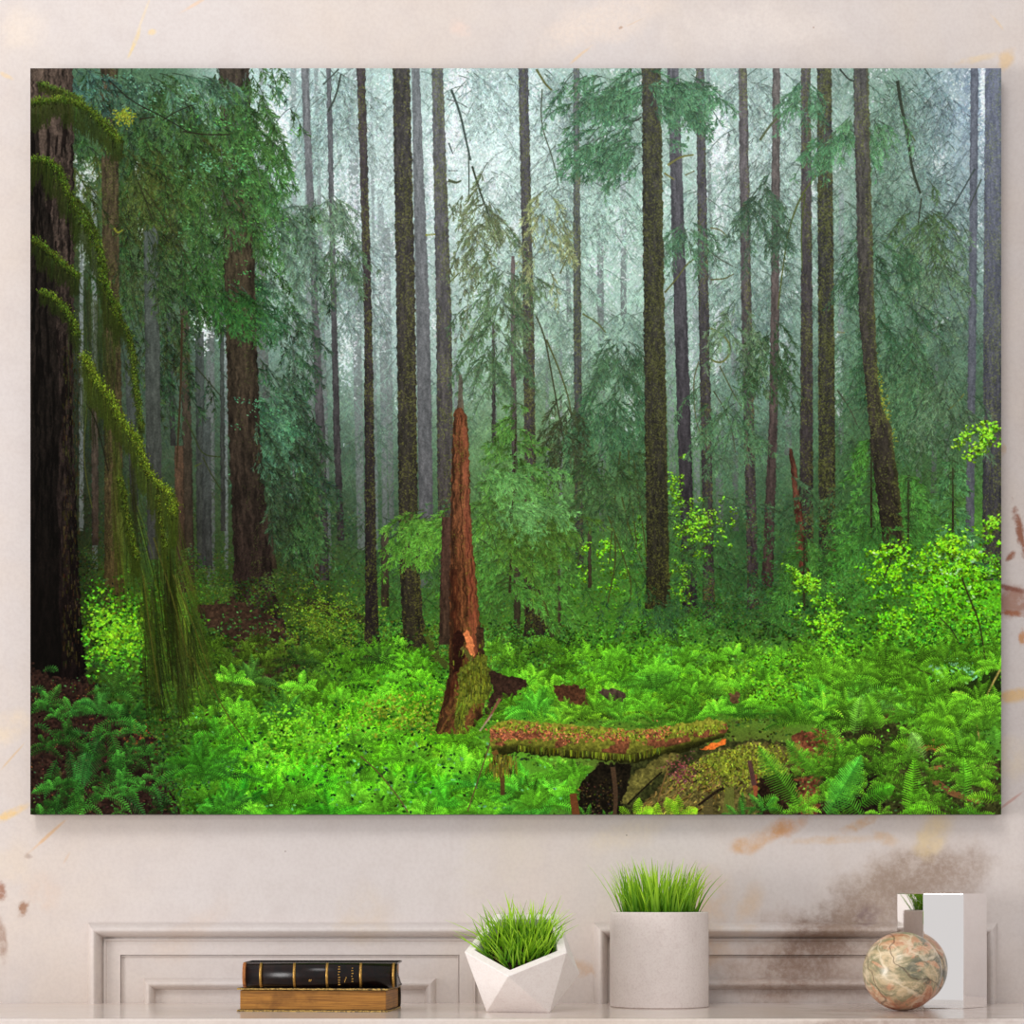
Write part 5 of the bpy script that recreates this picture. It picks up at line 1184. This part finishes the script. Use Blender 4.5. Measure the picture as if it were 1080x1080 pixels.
for k in range(430):
    a = rnd.random() * 2 * PI; r_ = (RP - .010) * math.sqrt(rnd.random())
    p = Vector((r_ * math.cos(a) * .93, r_ * math.sin(a) * .93, HP - .009))
    out = Vector((math.cos(a), math.sin(a), 0)) if r_ > .01 else Vector((rnd.uniform(-1, 1), rnd.uniform(-1, 1), 0)).normalized()
    q = r_ / RP
    d = Vector((0, 0, 1)) + out * (.06 + .22 * q) * rnd.uniform(.1, 1.2) + Vector((rnd.gauss(0, .13), rnd.gauss(0, .13), 0))
    d.normalize()
    L = rnd.uniform(.040, .074) * (1 - .14 * q)
    if k > 330: L = rnd.uniform(.02, .045)
    roots.append((p, d, L, rnd.uniform(.0007, .0014) * (1.5 if k % 8 == 0 else 1), (out + Vector((rnd.gauss(0, .6), rnd.gauss(0, .6), 0))).normalized(), rnd.uniform(.02, .3)))
# a few outer blades that stand clear of the tuft
for (x, y, dx, L, ba) in [(-.040, -.01, -.36, .068, .20), (-.036, -.02, -.16, .062, .1), (.036, -.015, .22, .056, .3), (-.018, -.036, .05, .045, .3), (.004, -.038, .0, .05, .1), (.018, -.034, .06, .042, -.2), (.03, -.02, .14, .05, .35), (-.028, -.03, -.2, .05, .3)]:
    roots.append((Vector((x, y, HP - .009)), Vector((dx, -.1, 1)).normalized(), L, .0014, Vector((1 if dx >= 0 else -1, -.2, 0)).normalized(), ba))
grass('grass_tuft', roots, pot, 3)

# faceted planter: an icosahedron standing on one face, the corner towards us cut away
IC = [(0.03717, -0.20653, 0.0), (-0.0252, -0.19125, 0.0), (0.01922, -0.14487, 0.0), (-0.0472, -0.19765, 0.05999), (0.02467, -0.12262, 0.05999), (0.05372, -0.22238, 0.05999), (0.06799, -0.16412, 0.03707), (-0.00388, -0.23915, 0.03707), (-0.03292, -0.13939, 0.03707), (-0.01638, -0.15524, 0.09706), (0.04599, -0.17052, 0.09706), (0.00157, -0.21689, 0.09706)]
fp = thing('grass_planter', 'white faceted planter with spiky green grass, just right of the books', 'plant pot', (.0104, -.1809, SH), 0, 'potted grasses on the ledge')
IV = [Vector((x - .0104, y + .1809, z)) for x, y, z in IC]
ED = .064215
faces = [(i, j, k) for i in range(12) for j in range(i + 1, 12) for k in range(j + 1, 12)
         if all(abs((IV[a] - IV[b2]).length - ED) < 2e-4 for a, b2 in ((i, j), (j, k), (i, k)))]
OPEN = 11
pent = [3, 7, 5, 10, 9]
cen = sum((IV[i] for i in pent), Vector()) / 5
axis = (IV[OPEN] - cen).normalized()
bm = bmesh.new()
ov = [bm.verts.new(v) if i != OPEN else None for i, v in enumerate(IV)]
for fc in faces:
    if OPEN not in fc: bm.faces.new([ov[i] for i in fc])
rim = [bm.verts.new(cen + (IV[i] - cen) * .815) for i in pent]
inn = [bm.verts.new(cen + (IV[i] - cen) * .74 - axis * .016) for i in pent]
for k in range(5):
    k2 = (k + 1) % 5
    bm.faces.new((ov[pent[k]], ov[pent[k2]], rim[k2], rim[k])); bm.faces.new((rim[k], rim[k2], inn[k2], inn[k]))
bm.faces.new(inn)
bmesh.ops.recalc_face_normals(bm, faces=bm.faces[:])
bmesh.ops.bevel(bm, geom=[e for e in bm.edges], offset=.0005, segments=1, profile=.5, affect='EDGES')
obj('planter', bm, M_FACET, fp)
bm = bmesh.new()
top = [bm.verts.new(cen + (IV[i] - cen) * .755 - axis * .009) for i in pent]; bot = [bm.verts.new(cen + (IV[i] - cen) * .735 - axis * .0155) for i in pent]
bm.faces.new(top); bm.faces.new(bot)
for k in range(5): bm.faces.new((top[k], top[(k + 1) % 5], bot[(k + 1) % 5], bot[k]))
obj('soil', bm, M_SOIL, fp)
roots = []
for k in range(330):
    i = rnd.randrange(5); a_, b_ = IV[pent[i]], IV[pent[(i + 1) % 5]]
    s, t = math.sqrt(rnd.random()), rnd.random()
    q = (a_ * (1 - t) + b_ * t - cen) * (.70 * s)
    p = cen + q - axis * .009
    out = Vector((q.x, q.y, q.z * .25)); qn = min(1, q.length / .045)
    out = out.normalized() if out.length > 1e-4 else Vector((0, -1, 0))
    d = axis * .45 + Vector((0, 0, .75)) + out * (.85 * qn) * rnd.uniform(.35, 1.15) + Vector((rnd.gauss(0, .42), rnd.gauss(0, .42), rnd.gauss(0, .12)))
    d.normalize()
    L = rnd.uniform(.020, .042) * (1.12 if rnd.random() < .15 else 1)
    roots.append((p, d, L, rnd.uniform(.0005, .0013), (out + Vector((rnd.gauss(0, .6), rnd.gauss(0, .6), rnd.gauss(0, .3)))).normalized(), rnd.uniform(-.1, .3)))
for (sx, sz, L, ba) in [(-.9, .55, .055, .25), (-.75, .8, .05, .2), (-.5, .9, .046, .15), (.95, .5, .05, -.2), (.7, .75, .044, .2), (-.15, 1, .044, .1), (.35, .95, .042, .2), (-.95, .42, .046, .2), (.9, .62, .042, .2)]:
    p = cen + Vector((sx * .022, 0, 0)) - axis * .008
    roots.append((p, Vector((sx, -.2, sz)).normalized(), L, .0009, Vector((sx, 0, .3)).normalized(), ba * .6))
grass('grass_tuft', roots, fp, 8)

# ------------------------------------------------------------------ onyx ball and crystal block
RB, db = .0395, 2.475
bm = bmesh.new(); bmesh.ops.create_uvsphere(bm, u_segments=96, v_segments=64, radius=RB)
tag(obj('marble_ball', bm, M_BALL, None, True, (at(951.6, db), -(D_WALL - db), SH + RB)), 'polished stone ball with reddish, cream and grey green swirls, before the crystal block', 'decorative ball')

def ground(px, d): return (at(px, d), -(D_WALL - d))
HX = [ground(946, 2.556), ground(974, 2.523), ground(1016, 2.514), ground(1041, 2.553)]
cx_, cy_ = sum(p[0] for p in HX) / 4, -.098
HX += [(HX[3][0] - .020, -.040), (HX[0][0] + .014, -.036)]
bm = bmesh.new()
lo_ = [bm.verts.new((x, y, 0)) for x, y in HX]; hi_ = [bm.verts.new((x, y, .1176)) for x, y in HX]
bm.faces.new(lo_); bm.faces.new(hi_)
for k in range(6): bm.faces.new((lo_[k], lo_[(k + 1) % 6], hi_[(k + 1) % 6], hi_[k]))
bmesh.ops.bevel(bm, geom=bm.edges[:], offset=.0007, segments=2, profile=.5, affect='EDGES')
tag(obj('mirror_prism', bm, M_MIRROR, None, False, (0, 0, SH)), 'tall mirror-bright prism behind the stone ball, grass and pot reflected in one side', 'prism ornament')

# ------------------------------------------------------------------ light and camera
wd = bpy.data.worlds.new('room_daylight'); bpy.context.scene.world = wd; wd.use_nodes = True
bg = wd.node_tree.nodes['Background']; bg.inputs[0].default_value = (1.0, .985, .98, 1); bg.inputs[1].default_value = .72
def area_light(name, loc, target, size, power, col, sy=None):
    l = bpy.data.lights.new(name, 'AREA'); l.energy = power; l.size = size; l.color = col
    if sy: l.shape = 'RECTANGLE'; l.size_y = sy
    o = bpy.data.objects.new(name, l); C.objects.link(o); o.location = loc
    o.rotation_euler = (Vector(target) - Vector(loc)).to_track_quat('-Z', 'Y').to_euler()
    return o
area_light('ceiling_light', (-.6, -2.6, 3.6), (0, 0, 1.5), 1.0, 33, (1.0, .97, .95))
area_light('window_light', (-3.5, -2.3, 1.2), (.1, -.1, 1.25), 1.3, 86, (1.0, .98, .97))

cam = bpy.data.cameras.new('camera'); co = bpy.data.objects.new('camera', cam); C.objects.link(co)
co.location = (0, -D_WALL, SH + EYE); co.rotation_euler = (PI / 2, 0, 0)
cam.sensor_width = 36; cam.lens = 36 * F_PX / 1080; cam.shift_y = (HOR - 540) / 1080
cam.clip_start = .05
sc = bpy.context.scene
sc.camera = co
sc.view_settings.view_transform = 'Standard'; sc.view_settings.look = 'None'
sc.view_settings.exposure = 0.0; sc.view_settings.gamma = 1.0; sc.view_settings.use_curve_mapping = False
